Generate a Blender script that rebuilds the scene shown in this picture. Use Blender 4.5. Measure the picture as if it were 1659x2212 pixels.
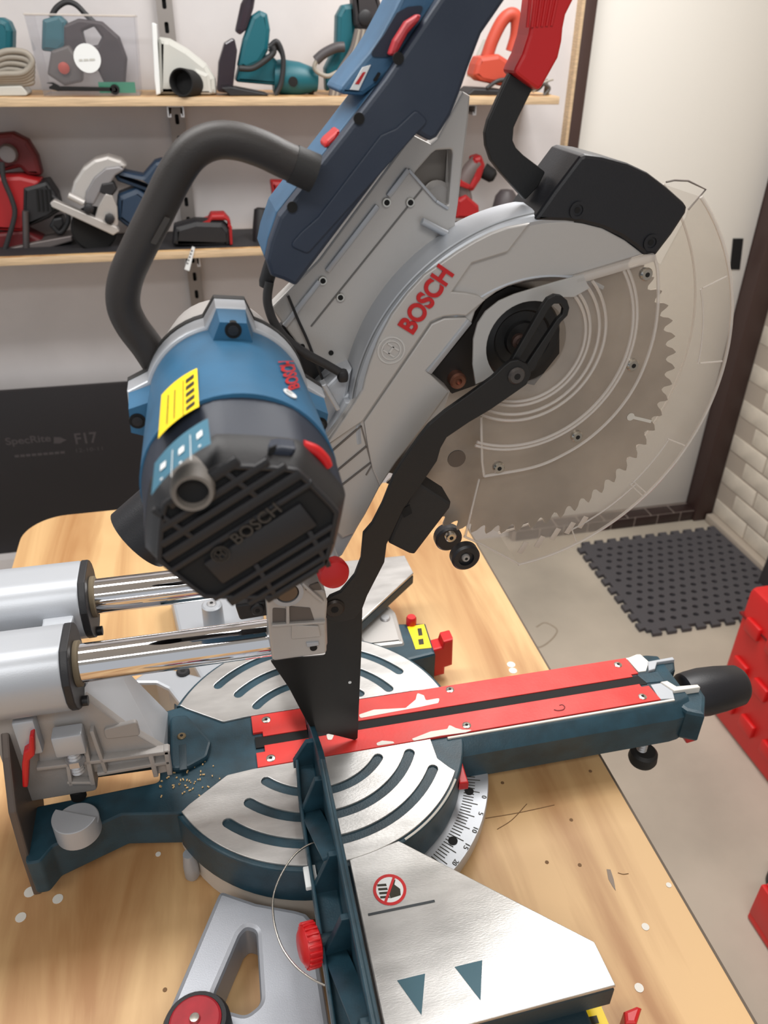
import bpy, bmesh, math, random
from mathutils import Vector, Matrix
random.seed(7)
for o in list(bpy.data.objects): bpy.data.objects.remove(o, do_unlink=True)
SC = bpy.context.scene; COL = SC.collection

# ------------------------------------------------------------------ camera
F = 1700.0; CX, CY = 829.5, 1106.0
CAM = Vector((-0.2, -0.638613, 0.70))
def _orth():
    r = Vector((0.975, -0.224, 0.015)); d = Vector((-0.106, -0.517, -0.849)); f = Vector((0.197, 0.826, -0.528))
    f.normalize(); r = (r - f * r.dot(f)).normalized(); d = f.cross(r)
    return r, d, f
RT, DN, FW = _orth()
cd = bpy.data.cameras.new('camera'); cam = bpy.data.objects.new('camera', cd); COL.objects.link(cam)
cd.sensor_fit = 'HORIZONTAL'; cd.sensor_width = 36; cd.lens = 36 * F / 1659.0; cd.clip_start = 0.02; cd.clip_end = 50
cam.matrix_world = Matrix(((RT.x, -DN.x, -FW.x, CAM.x), (RT.y, -DN.y, -FW.y, CAM.y), (RT.z, -DN.z, -FW.z, CAM.z), (0, 0, 0, 1)))
cd.dof.use_dof = True; cd.dof.focus_distance = 0.80; cd.dof.aperture_fstop = 11
SC.camera = cam
SC.cycles.transparent_max_bounces = 40
# ------------------------------------------------------------------ world, lamps, exposure
w = bpy.data.worlds.new('world'); SC.world = w; w.use_nodes = True
w.node_tree.nodes['Background'].inputs[0].default_value = (0.93, 0.96, 1.0, 1)
w.node_tree.nodes['Background'].inputs[1].default_value = 0.56
def area(name, loc, size, size_y, power, col, rot=(0, 0, 0)):
    l = bpy.data.lights.new(name, 'AREA'); l.shape = 'RECTANGLE'; l.size = size; l.size_y = size_y; l.energy = power; l.color = col
    o = bpy.data.objects.new(name, l); COL.objects.link(o); o.location = loc; o.rotation_euler = rot; return o
area('ceiling_tube_and_fill', (-0.75, 0.35, 1.62), 1.3, 0.32, 24, (1.0, 0.985, 0.965))
area('ceiling_tube_and_fill', (0.62, 0.70, 1.62), 0.5, 1.3, 32, (1.0, 0.985, 0.965))
area('ceiling_tube_and_fill', (-0.3, -1.3, 1.62), 1.3, 0.32, 18, (1.0, 0.985, 0.965))  # fill lamp added behind the camera to lift the general brightness
SC.view_settings.view_transform = 'Standard'; SC.view_settings.look = 'None'
SC.view_settings.gamma = 1.0; SC.view_settings.use_curve_mapping = False; SC.view_settings.exposure = 0.02

# ------------------------------------------------------------------ measuring helpers: photo pixel -> point on a real plane
CROP = {'A': (0, 0, 2.37), 'B': (560, 0, 2.37), 'C': (1000, 0, 2.517), 'D': (200, 250, 2.37), 'E': (700, 400, 2.765), 'F': (900, 550, 2.37),
        'G': (200, 600, 2.37), 'H': (0, 1150, 2.37), 'I': (500, 1150, 2.765), 'J': (1000, 1100, 2.517), 'K': (0, 1500, 2.765),
        'L': (350, 1550, 2.212), 'M': (900, 1650, 2.1858), 'N': (0, 780, 3.318), 'P': (0, 0, 1.0)}
def px(k, s):
    ox, oy, sc = CROP[k]
    return [(ox + float(a.split(',')[0]) / sc, oy + float(a.split(',')[1]) / sc) for a in s.split()]
def ray(p): return RT * (p[0] - CX) + DN * (p[1] - CY) + FW * F
def onax(p, ax, v):
    r = ray(p); return CAM + r * ((v - CAM[ax]) / r[ax])
def AY(k, s, y): return [onax(p, 1, y) for p in px(k, s)]
def AZ(k, s, z): return [onax(p, 2, z) for p in px(k, s)]
def AX(k, s, x): return [onax(p, 0, x) for p in px(k, s)]
def XZ(v): return [(p.x, p.z) for p in v]
def XY(v): return [(p.x, p.y) for p in v]
def YZ(v): return [(p.y, p.z) for p in v]

# ------------------------------------------------------------------ materials
def lin(c):
    out = []
    for v in c[:3]:
        v = v / 255.0; out.append(v / 12.92 if v <= 0.04045 else ((v + 0.055) / 1.055) ** 2.4)
    return (*out, 1)
def mat(name, col, rough=0.5, metal=0.0, var=0.0, vscale=30, bump=0.0, bscale=300, col2=None, stretch=None, spec=0.5, coat=0.0):
    m = bpy.data.materials.new(name); m.use_nodes = True; nt = m.node_tree; b = nt.nodes['Principled BSDF']
    b.inputs['Base Color'].default_value = lin(col); b.inputs['Roughness'].default_value = rough; b.inputs['Metallic'].default_value = metal
    b.inputs['Specular IOR Level'].default_value = spec; b.inputs['Coat Weight'].default_value = coat
    tc = nt.nodes.new('ShaderNodeTexCoord'); mp = nt.nodes.new('ShaderNodeMapping'); nt.links.new(tc.outputs['Object'], mp.inputs[0])
    if stretch: mp.inputs['Scale'].default_value = stretch
    if var > 0:
        n = nt.nodes.new('ShaderNodeTexNoise'); n.inputs['Scale'].default_value = vscale; n.inputs['Detail'].default_value = 5
        nt.links.new(mp.outputs[0], n.inputs['Vector'])
        mx = nt.nodes.new('ShaderNodeMix'); mx.data_type = 'RGBA'
        c2 = col2 or tuple(max(0, v * (1 - var)) for v in col)
        mx.inputs[6].default_value = lin(col); mx.inputs[7].default_value = lin(c2)
        rp = nt.nodes.new('ShaderNodeMapRange'); rp.inputs[1].default_value = 0.35; rp.inputs[2].default_value = 0.7
        nt.links.new(n.outputs[0], rp.inputs[0]); nt.links.new(rp.outputs[0], mx.inputs[0]); nt.links.new(mx.outputs[2], b.inputs['Base Color'])
    if bump > 0:
        n2 = nt.nodes.new('ShaderNodeTexNoise'); n2.inputs['Scale'].default_value = bscale; nt.links.new(mp.outputs[0], n2.inputs['Vector'])
        bp = nt.nodes.new('ShaderNodeBump'); bp.inputs['Strength'].default_value = bump; bp.inputs['Distance'].default_value = 0.002
        nt.links.new(n2.outputs[0], bp.inputs['Height']); nt.links.new(bp.outputs[0], b.inputs['Normal'])
    return m
def clear_mat(name, tint, trans=0.86, rough=0.06, haze=0.06, hazecol=(200, 195, 190)):
    m = bpy.data.materials.new(name); m.use_nodes = True; nt = m.node_tree; nt.nodes.clear()
    out = nt.nodes.new('ShaderNodeOutputMaterial'); tr = nt.nodes.new('ShaderNodeBsdfTransparent'); tr.inputs[0].default_value = (*[t * trans for t in lin(tint)[:3]], 1)
    gl = nt.nodes.new('ShaderNodeBsdfGlossy'); gl.inputs['Roughness'].default_value = rough; gl.inputs[0].default_value = (0.9, 0.9, 0.9, 1)
    df = nt.nodes.new('ShaderNodeBsdfDiffuse'); df.inputs[0].default_value = lin(hazecol)
    lw = nt.nodes.new('ShaderNodeLayerWeight'); lw.inputs[0].default_value = 0.5; pw = nt.nodes.new('ShaderNodeMath'); pw.operation = 'POWER'; pw.inputs[1].default_value = 4.0
    nt.links.new(lw.outputs['Facing'], pw.inputs[0]); fr = nt.nodes.new('ShaderNodeMath'); fr.operation = 'MULTIPLY_ADD'; fr.inputs[1].default_value = 0.45; fr.inputs[2].default_value = 0.035; nt.links.new(pw.outputs[0], fr.inputs[0])
    m1 = nt.nodes.new('ShaderNodeMixShader'); m1.inputs[0].default_value = haze; nt.links.new(tr.outputs[0], m1.inputs[1]); nt.links.new(df.outputs[0], m1.inputs[2])
    m2 = nt.nodes.new('ShaderNodeMixShader'); nt.links.new(fr.outputs[0], m2.inputs[0]); nt.links.new(m1.outputs[0], m2.inputs[1]); nt.links.new(gl.outputs[0], m2.inputs[2])
    nt.links.new(m2.outputs[0], out.inputs[0]); return m
M = {}
M['teal'] = mat('teal_paint', (33, 66, 80), 0.42, var=0.25, vscale=40, bump=0.08, bscale=500)
M['tealdark'] = mat('teal_dark', (28, 50, 60), 0.5, bump=0.1, bscale=500)
M['blue'] = mat('blue_plastic', (42, 98, 134), 0.45, var=0.12, vscale=25, bump=0.06, bscale=700)
M['bluelt'] = mat('blue_shell', (56, 98, 132), 0.5, var=0.12, vscale=25, bump=0.06, bscale=700)
M['navy'] = mat('navy_plastic', (33, 44, 62), 0.55, var=0.15, vscale=12, bump=0.08, bscale=700, col2=(44, 54, 70))
M['navymot'] = mat('navy_motor_shell', (34, 41, 55), 0.5, bump=0.06, bscale=700)
M['silver'] = mat('silver_cast', (184, 181, 178), 0.42, 0.35, bump=0.05, bscale=900)
M['silverlt'] = mat('silver_painted', (178, 182, 188), 0.40, 0.35, bump=0.04, bscale=900)
M['silverplate'] = mat('machined_plate', (208, 207, 205), 0.33, 0.75, var=0.16, vscale=14, bump=0.05, bscale=260, stretch=(1, 3, 1))
M['basesilver'] = mat('base_silver', (158, 161, 168), 0.38, 0.4, bump=0.04, bscale=900)
M['castgrey'] = mat('cast_grey', (158, 154, 151), 0.5, 0.25, bump=0.1, bscale=500)
M['chrome'] = mat('chrome', (225, 225, 228), 0.04, 1.0)
M['steel'] = mat('steel_blade', (188, 178, 168), 0.36, 0.6, var=0.25, vscale=10, bump=0.05, bscale=200)
M['screw'] = mat('screw_steel', (196, 192, 184), 0.25, 1.0)
M['red'] = mat('red_plastic', (196, 26, 30), 0.38)
M['redplate'] = mat('red_insert', (214, 40, 34), 0.42, var=0.15, vscale=18, bump=0.05, bscale=300, col2=(198, 62, 56))
M['redtext'] = mat('red_lettering', (186, 22, 26), 0.4)
M['black'] = mat('black_metal', (20, 20, 21), 0.45, bump=0.06, bscale=500)
M['blackplate'] = mat('black_plate_worn', (26, 25, 24), 0.38, 0.2, var=0.5, vscale=10, col2=(52, 47, 42), stretch=(1, 1, 0.25))
M['rubber'] = mat('black_rubber', (30, 29, 29), 0.6, bump=0.12, bscale=900)
M['handle'] = mat('handle_foam', (44, 39, 37), 0.52, var=0.2, vscale=20, bump=0.1, bscale=900)
M['blackplast'] = mat('black_plastic', (28, 28, 31), 0.5, bump=0.08, bscale=800)
M['capplast'] = mat('cap_plastic', (25, 26, 31), 0.42, bump=0.08, bscale=800)
M['deep'] = mat('deep_black', (8, 8, 9), 0.8)
M['whitepaint'] = mat('white_paint', (222, 218, 210), 0.6)
M['yellow'] = mat('yellow_label', (248, 214, 20), 0.45)
M['labelink'] = mat('label_ink', (40, 36, 20), 0.5)
M['labelblue'] = mat('label_blue', (56, 108, 130), 0.45)
M['labelwhite'] = mat('label_white', (225, 228, 228), 0.5)
M['logo'] = mat('embossed_logo', (205, 203, 200), 0.35, 0.6)
M['logodark'] = mat('dark_logo', (52, 48, 44), 0.5)
M['copper'] = mat('copper_bolt', (150, 105, 88), 0.35, 0.8)
M['clear'] = clear_mat('clear_polycarbonate', (253, 252, 250), 0.98, 0.05, 0.075, (228, 217, 208))
M['clearrib'] = clear_mat('clear_rib', (246, 243, 240), 0.94, 0.06, 0.38, (238, 233, 228))
M['clearbox'] = clear_mat('clear_box', (252, 252, 253), 0.985, 0.05, 0.03, (210, 210, 215))
M['dust'] = mat('sawdust', (196, 164, 116), 0.9)
M['floor'] = mat('concrete', (184, 174, 159), 0.75, var=0.14, vscale=2.5, bump=0.15, bscale=60)
M['wall'] = mat('wall_paint', (210, 206, 206), 0.7, var=0.04, vscale=6, bump=0.05, bscale=80)
M['doorwhite'] = mat('door_white', (226, 223, 216), 0.5)
M['brown'] = mat('brown_frame', (62, 44, 40), 0.5)
M['brick'] = mat('cream_brick', (222, 212, 196), 0.75, var=0.1, vscale=12, bump=0.3, bscale=40)
M['mortar'] = mat('mortar', (176, 164, 150), 0.9)
M['tile'] = mat('brown_tile', (48, 34, 32), 0.4)
M['grout'] = mat('grout', (140, 128, 120), 0.9)
M['mat'] = mat('mat_rubber', (74, 72, 76), 0.7, bump=0.1, bscale=400)
M['toolboxred'] = mat('toolbox_red', (206, 30, 30), 0.42)
M['formply'] = mat('formply', (30, 27, 30), 0.55, var=0.1, vscale=3)
M['printgrey'] = mat('print_grey', (64, 59, 61), 0.6)
M['strut'] = mat('slotted_steel', (150, 144, 140), 0.45, 0.4)
M['zinc'] = mat('zinc_end', (190, 190, 192), 0.4, 0.7)
M['liner'] = mat('shelf_liner', (40, 39, 42), 0.6)
M['makteal'] = mat('tool_teal', (8, 90, 102), 0.45)
M['cordgrey'] = mat('cord_grey', (150, 143, 132), 0.6)
M['corddk'] = mat('cord_dark', (40, 40, 42), 0.55)
M['hood'] = mat('hood_grey', (188, 188, 182), 0.5)
M['orange'] = mat('tool_orange', (184, 70, 50), 0.5)
M['smoke'] = clear_mat('smoky_plastic', (130, 118, 130), 0.8, 0.1, 0.2, (90, 84, 92))
M['green'] = mat('green_print', (20, 130, 96), 0.5)
def wood_mat(name, ca, cb, cc, horiz=True):
    m = bpy.data.materials.new(name); m.use_nodes = True; nt = m.node_tree; b = nt.nodes['Principled BSDF']; b.inputs['Roughness'].default_value = 0.5
    tc = nt.nodes.new('ShaderNodeTexCoord'); mp = nt.nodes.new('ShaderNodeMapping'); nt.links.new(tc.outputs['Object'], mp.inputs[0])
    mp.inputs['Scale'].default_value = (9, 0.9, 1); mp.inputs['Rotation'].default_value = (0, 0, 0.06)
    n = nt.nodes.new('ShaderNodeTexNoise'); n.inputs['Scale'].default_value = 1.6; n.inputs['Detail'].default_value = 6; n.inputs['Distortion'].default_value = 0.6
    nt.links.new(mp.outputs[0], n.inputs['Vector'])
    n2 = nt.nodes.new('ShaderNodeTexNoise'); n2.inputs['Scale'].default_value = 5; n2.inputs['Detail'].default_value = 4; nt.links.new(tc.outputs['Object'], n2.inputs['Vector'])
    cr = nt.nodes.new('ShaderNodeValToRGB'); e = cr.color_ramp.elements; e[0].position = 0.36; e[0].color = lin(cb); e[1].position = 0.58; e[1].color = lin(ca)
    nt.links.new(n.outputs[0], cr.inputs[0])
    mx = nt.nodes.new('ShaderNodeMix'); mx.data_type = 'RGBA'; mx.inputs[7].default_value = lin(cc); nt.links.new(cr.outputs[0], mx.inputs[6])
    mr = nt.nodes.new('ShaderNodeMapRange'); mr.inputs[1].default_value = 0.5; mr.inputs[2].default_value = 0.75; mr.inputs[4].default_value = 0.5
    nt.links.new(n2.outputs[0], mr.inputs[0]); nt.links.new(mr.outputs[0], mx.inputs[0]); nt.links.new(mx.outputs[2], b.inputs['Base Color'])
    bp = nt.nodes.new('ShaderNodeBump'); bp.inputs['Strength'].default_value = 0.08; bp.inputs['Distance'].default_value = 0.002
    nt.links.new(n.outputs[0], bp.inputs['Height']); nt.links.new(bp.outputs[0], b.inputs['Normal'])
    return m
M['ply'] = wood_mat('plywood', (212, 174, 124), (168, 122, 77), (188, 146, 100))
M['plyedge'] = mat('ply_edge', (214, 186, 150), 0.6, var=0.2, vscale=60, stretch=(0.3, 1, 12))

# ------------------------------------------------------------------ object helpers
def finish(me, m, ang=35):
    if m is not None and len(me.materials) == 0: me.materials.append(m)
    for p in me.polygons: p.use_smooth = True
    me.set_sharp_from_angle(angle=math.radians(ang))
    return me
def add(name, me, m, parent=None, ang=35):
    me.name = name; finish(me, m, ang)
    o = bpy.data.objects.new(name, me); COL.objects.link(o)
    if parent is not None:
        o.parent = parent
        if parent.type == 'EMPTY': o.matrix_parent_inverse = Matrix.Translation(-parent.location)
    return o
def thing(name, label, cat, loc, group=None):
    o = bpy.data.objects.new(name, None); COL.objects.link(o); o.location = loc; o.empty_display_size = 0.05
    o['label'] = label; o['category'] = cat
    if group: o['group'] = group
    return o
def tag(o, label, cat, group=None):
    o['label'] = label; o['category'] = cat
    if group: o['group'] = group
    return o
def struct(o): o['kind'] = 'structure'; return o
def bm2me(bm):
    me = bpy.data.meshes.new('m'); bmesh.ops.recalc_face_normals(bm, faces=bm.faces); bm.to_mesh(me); bm.free(); return me
FR = {'Y': Matrix(((1, 0, 0), (0, 0, -1), (0, 1, 0))), 'Z': Matrix.Identity(3), 'X': Matrix(((0, 0, 1), (1, 0, 0), (0, 1, 0)))}
def plate_me(loops, ax, a, b, bev=0.0):
    """2D loops (first outer, rest holes) on plane axis ax, solid between a and b, bevelled edges."""
    cu = bpy.data.curves.new('c', 'CURVE'); cu.dimensions = '2D'; cu.fill_mode = 'BOTH'
    t = abs(b - a) / 2; bev = min(bev, t * 0.95)
    cu.extrude = max(t - bev, 0.0); cu.bevel_depth = bev; cu.bevel_resolution = 1; cu.offset = -bev
    for lp in loops:
        s = cu.splines.new('POLY'); s.points.add(len(lp) - 1); s.use_cyclic_u = True
        for i, p in enumerate(lp): s.points[i].co = (p[0], p[1], 0, 1)
    o = bpy.data.objects.new('c', cu); COL.objects.link(o)
    dg = bpy.context.evaluated_depsgraph_get(); me = bpy.data.meshes.new_from_object(o.evaluated_get(dg))
    bpy.data.objects.remove(o, do_unlink=True); bpy.data.curves.remove(cu)
    mid = (a + b) / 2; R3 = FR[ax]; off = Vector((mid if ax == 'X' else 0, mid if ax == 'Y' else 0, mid if ax == 'Z' else 0))
    for v in me.vertices: v.co = R3 @ v.co + off
    me.materials.clear()
    bm = bmesh.new(); bm.from_mesh(me); bmesh.ops.remove_doubles(bm, verts=bm.verts, dist=1e-6); bmesh.ops.recalc_face_normals(bm, faces=bm.faces); bm.to_mesh(me); bm.free()
    return me
def plate(name, loops, ax, a, b, m, parent=None, bev=0.0, ang=20):
    if not isinstance(loops[0], list): loops = [loops]
    return add(name, plate_me(loops, ax, a, b, bev), m, parent, ang)
def fillet(pts, r, n=5):
    out = []; N = len(pts)
    for i in range(N):
        p0, p1, p2 = Vector(pts[i - 1]), Vector(pts[i]), Vector(pts[(i + 1) % N])
        a = (p0 - p1); b = (p2 - p1); la, lb = a.length, b.length
        if la < 1e-9 or lb < 1e-9: continue
        a.normalize(); b.normalize(); c = max(-0.9999, min(0.9999, a.dot(b))); th = math.acos(c)
        d = min(r / math.tan(th / 2) if th > 0.01 else 0, la * 0.45, lb * 0.45)
        if th > 3.0: out.append((p1.x, p1.y)); continue
        q0 = p1 + a * d; q2 = p1 + b * d
        for k in range(n + 1):
            t = k / n; q = q0 * (1 - t) ** 2 + p1 * 2 * t * (1 - t) + q2 * t * t; out.append((q.x, q.y))
    return out
def fopen(pts, r, n=5):
    f = fillet(pts, r, n); a, b = Vector(pts[0]), Vector(pts[-1]); k = n + 1
    return [tuple(a)] + f[k:-k] + [tuple(b)]
def arc(c, r, a0, a1, n=32): return [(c[0] + r * math.cos(math.radians(a0 + (a1 - a0) * i / n)), c[1] + r * math.sin(math.radians(a0 + (a1 - a0) * i / n))) for i in range(n + 1)]
def circle(c, r, n=32): return arc(c, r, 0, 360 - 360 / n, n - 1)
def basis(ax):
    ax = Vector(ax).normalized(); u = ax.orthogonal().normalized()
    if abs(ax.y) > 0.99: u = Vector((1, 0, 0))
    elif abs(ax.x) > 0.99: u = Vector((0, 1, 0))
    elif abs(ax.z) > 0.99: u = Vector((1, 0, 0))
    return ax, u, ax.cross(u)
def lathe_me(prof, org, ax, seg=32, a0=0, a1=360, close=True):
    bm = bmesh.new(); ax, u, v = basis(ax); org = Vector(org); full = abs(a1 - a0) >= 359.9; rings = []
    n = seg if full else seg + 1
    for i in range(n):
        t = math.radians(a0 + (a1 - a0) * i / seg); d = u * math.cos(t) + v * math.sin(t)
        rings.append([bm.verts.new(org + ax * h + d * max(r, 1e-5)) for r, h in prof])
    for i in range(n if full else n - 1):
        A, B = rings[i], rings[(i + 1) % n]
        for k in range(len(prof) - 1): bm.faces.new((A[k], B[k], B[k + 1], A[k + 1]))
    if full and close:
        if prof[0][0] > 1e-4: bm.faces.new([r[0] for r in rings])
        if prof[-1][0] > 1e-4: bm.faces.new([r[-1] for r in reversed(rings)])
    bmesh.ops.remove_doubles(bm, verts=bm.verts, dist=2e-5)
    return bm2me(bm)
def lathe(name, prof, org, ax, m, parent=None, seg=32, a0=0, a1=360, close=True, ang=35): return add(name, lathe_me(prof, org, ax, seg, a0, a1, close), m, parent, ang)
def spline(pts, n=8):
    pts = [Vector(p) for p in pts]; out = []
    P = [pts[0] * 2 - pts[1]] + pts + [pts[-1] * 2 - pts[-2]]
    for i in range(1, len(P) - 2):
        for k in range(n):
            t = k / n; a, b, c, d = P[i - 1], P[i], P[i + 1], P[i + 2]
            out.append(0.5 * ((2 * b) + (c - a) * t + (2 * a - 5 * b + 4 * c - d) * t * t + (3 * b - a - 3 * c + d) * t ** 3))
    out.append(pts[-1]); return out
def tube_me(pts, r, seg=12, smooth=True, caps=True, n=8):
    P = spline(pts, n) if smooth else [Vector(p) for p in pts]
    bm = bmesh.new(); rings = []; T = (P[1] - P[0]).normalized(); u = T.orthogonal().normalized()
    for i, p in enumerate(P):
        t = (P[min(i + 1, len(P) - 1)] - P[max(i - 1, 0)]).normalized()
        u = (u - t * u.dot(t)).normalized(); v = t.cross(u); rr = r(i / (len(P) - 1)) if callable(r) else r
        rings.append([bm.verts.new(p + (u * math.cos(2 * math.pi * k / seg) + v * math.sin(2 * math.pi * k / seg)) * rr) for k in range(seg)])
    for A, B in zip(rings, rings[1:]):
        for k in range(seg): bm.faces.new((A[k], A[(k + 1) % seg], B[(k + 1) % seg], B[k]))
    if caps: bm.faces.new(list(reversed(rings[0]))); bm.faces.new(rings[-1])
    return bm2me(bm)
def tube(name, pts, r, m, parent=None, seg=12, smooth=True, n=8): return add(name, tube_me(pts, r, seg, smooth, True, n), m, parent, 50)
def box_me(c, s, bev=0.0, rot=None, seg=2):
    bm = bmesh.new(); bmesh.ops.create_cube(bm, size=1)
    for v in bm.verts: v.co = Vector((v.co.x * s[0], v.co.y * s[1], v.co.z * s[2]))
    if bev > 0: bmesh.ops.bevel(bm, geom=list(bm.edges), offset=bev, segments=seg, affect='EDGES', profile=0.5)
    R3 = rot if rot is not None else Matrix.Identity(3)
    for v in bm.verts: v.co = R3 @ v.co + Vector(c)
    return bm2me(bm)
def box(name, c, s, m, parent=None, bev=0.0, rot=None): return add(name, box_me(c, s, bev, rot), m, parent)
def bar(name, p, q, wd, th, m, parent=None, nrm=(0, -1, 0), bev=0.0):
    p, q = Vector(p), Vector(q); x = (q - p).normalized(); z = Vector(nrm); z = (z - x * z.dot(x)).normalized(); y = z.cross(x)
    return box(name, (p + q) / 2, ((q - p).length, wd, th), m, parent, bev, Matrix((x, y, z)).transposed())
def loft_me(secs):
    bm = bmesh.new(); R_ = [[bm.verts.new(p) for p in s] for s in secs]
    for A, B in zip(R_, R_[1:]):
        n = len(A)
        for k in range(n): bm.faces.new((A[k], A[(k + 1) % n], B[(k + 1) % n], B[k]))
    bm.faces.new(list(reversed(R_[0]))); bm.faces.new(R_[-1]); return bm2me(bm)
def join_me(ms):
    bm = bmesh.new()
    for me in ms: bm.from_mesh(me)
    me = bpy.data.meshes.new('j'); bm.to_mesh(me); bm.free(); return me
def text(name, s, p, q, nrm, m, parent=None, h=0.02, ext=0.0004, bold=0.0, width=None):
    cu = bpy.data.curves.new('t', 'FONT'); cu.body = s; cu.size = 1; cu.offset = bold; cu.extrude = 0
    o = bpy.data.objects.new('t', cu); COL.objects.link(o); dg = bpy.context.evaluated_depsgraph_get()
    me = bpy.data.meshes.new_from_object(o.evaluated_get(dg)); bpy.data.objects.remove(o, do_unlink=True); bpy.data.curves.remove(cu)
    xs = [v.co.x for v in me.vertices]; ys = [v.co.y for v in me.vertices]; x0, x1, y0, y1 = min(xs), max(xs), min(ys), max(ys)
    p, q = Vector(p), Vector(q); x = (q - p).normalized(); z = Vector(nrm).normalized(); z = (z - x * z.dot(x)).normalized(); y = z.cross(x); L = (q - p).length
    bm = bmesh.new(); bm.from_mesh(me)
    g = bmesh.ops.extrude_face_region(bm, geom=list(bm.faces)); top = [e for e in g['geom'] if isinstance(e, bmesh.types.BMVert)]; tops = set(top)
    for v in bm.verts:
        a = (v.co.x - x0) / (x1 - x0) * L; b = (v.co.y - y0) / (y1 - y0) * h
        v.co = p + x * a + y * b + z * (ext if v in tops else -0.0002)
    me2 = bm2me(bm); me2.materials.clear(); return add(name, me2, m, parent)
def screw_head(name, p, ax, r, m, parent, h=0.002, slot=True):
    o = lathe(name, [(r, -h), (r, h * 0.4), (r * 0.8, h), (0, h)], p, ax, m, parent, 16)
    if slot:
        a, u, v = basis(ax); P = Vector(p) + a * (h + 0.0001)
        lathe('socket', [(r * 0.38, -0.0006), (r * 0.38, 0.0001), (0, 0.0001)], P, ax, M['deep'], o, 8)
    return o
# ================================================================== SETTING
FL = -0.95; BZ = -0.10
struct(box('floor', (-0.6, -0.6, FL - 0.05), (4.7, 4.8, 0.1), M['floor']))
struct(box('ceiling', (-0.6, -0.6, 1.80), (4.7, 4.8, 0.1), M['doorwhite']))
struct(box('wall_back', (-1.05, 1.73, 0.4), (3.82, 0.1, 2.7), M['wall']))
# door wall: brown frame, white door, brown jamb, mortise
fr = struct(box('trim_1', (0.885, 1.70, 0.42), (0.036, 0.10, 2.66), M['brown'], None, 0.002))
add('wood_lipping', box_me((0.8625, 1.700, 0.42), (0.009, 0.104, 2.66)), M['plyedge'], fr)
dr = struct(box('door_1', (1.249, 1.72, 0.42), (0.688, 0.04, 2.646), M['doorwhite'], None, 0.002))
e = AY('P', '1583,515 1605,515 1597,582 1576,582', 1.70)
plate('lock_mortise', XZ(e), 'Y', 1.697, 1.701, M['deep'], dr)
struct(box('trim_2', (1.632, 1.69, 0.42), (0.075, 0.12, 2.74), M['brown'], None, 0.003))
# tiled kerb under the door
kb = struct(box('trim_3', (1.235, 1.695, -0.928), (0.79, 0.105, 0.042), M['grout']))
tl = box_me((0, 0, 0), (0.092, 0.004, 0.040), 0.0012); finish(tl, M['tile']); tt = box_me((0, 0, 0), (0.092, 0.048, 0.004), 0.0012); finish(tt, M['tile'])
for i in range(8):
    for me, p in ((tl, (0.90 + i * 0.098, 1.6415, -0.928)), (tt, (0.87 + i * 0.098, 1.668, -0.9055))):
        o = bpy.data.objects.new('tile', me); COL.objects.link(o); o.location = p; o.parent = kb
# right brick wall
WX = 1.672
wr = struct(box('wall_right', (WX + 0.06, -0.6, 0.42), (0.12, 4.72, 2.74), M['mortar']))
bh, bl, g = 0.062, 0.192, 0.007
bms = []
for k in range(4):
    me = box_me((0, 0, 0), (0.014, bl, bh), 0.0025); me.name = 'brick'; finish(me, M['brick']); bms.append(me)
for r in range(24):
    z = FL + 0.035 + bh / 2 + r * (bh + g)
    for c in range(6):
        y = 1.63 - bl / 2 - (0.5 * (bl + g) if r % 2 else 0) - c * (bl + g)
        o = bpy.data.objects.new('brick', bms[(r + c) % 4]); COL.objects.link(o); o.location = (WX + .0042 + random.uniform(-0.001, 0.001), y, z); o.parent = wr
struct(box('baseboard_right', (WX - 0.008, 0.6, FL + 0.016), (0.05, 2.05, 0.034), M['mortar'], None, 0.004))
# ledge the dark sheet stands on
struct(box('trim_4', (-1.2, 1.62, -0.84), (3.4, 0.12, 0.22), M['wall']))

# formply sheet
e = AY('P', '0,845 300,820', 1.60)
bd = box('formply_sheet', (-0.95, 1.605, -0.4625), (1.75, 0.018, 0.535), M['formply'], None, 0.001)
tag(bd, 'black film-faced plywood sheet standing behind the workbench against the wall', 'plywood sheet')
def prt(s, k, p, q, h, bold=0.0):
    a, b = AY(k, p + ' ' + q, 1.5955); b.z = a.z; text('printing', s, a, b, (0, -1, 0), M['printgrey'], bd, h, 0.0003, bold)
prt('SpecRite', 'N', '50,618', '372,592', 0.030, 0.02); prt('F17', 'N', '545,598', '705,580', 0.036, 0.02)
prt('12-10-11', 'N', '548,655', '738,640', 0.012)
for i in range(9):
    p_, q_ = AY('N', '%f,%f %f,%f' % (105 + i * 41, 683 - i * 3.4, 137 + i * 41, 680 - i * 3.4), 1.5955); bar('printing', p_, q_, .008, .0008, M['printgrey'], bd, (0, -1, 0))
a = AY('N', '385,545 430,545 478,565 430,590 385,590', 1.5955); plate('printing', XZ(a), 'Y', 1.5945, 1.596, M['printgrey'], bd)

# shelves
def shelf(name, label, z, x0, x1, y0=1.45, y1=1.675, t=0.018):
    o = thing(name, label, 'shelf', ((x0 + x1) / 2, (y0 + y1) / 2, z - t), 'plywood shelves')
    box('board', ((x0 + x1) / 2, (y0 + y1) / 2, z - t / 2), (x1 - x0, y1 - y0, t), M['ply'], o)
    box('front_edge', ((x0 + x1) / 2, y0 - 0.002, z - t / 2), (x1 - x0, 0.005, t), M['plyedge'], o, 0.0008)
    return o
Z1, Z2 = 0.548, 0.205
s1 = shelf('wall_shelf', 'upper plywood wall shelf carrying the teal power tools and the clear box', Z1, -1.6, 0.735)
s2 = shelf('wall_shelf', 'lower plywood wall shelf with dark liner carrying the red tools and blue circular saw', Z2, -1.6, 0.735)
box('liner', (-0.43, 1.565, Z2 + 0.001), (2.3, 0.20, 0.002), M['liner'], s2)
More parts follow.
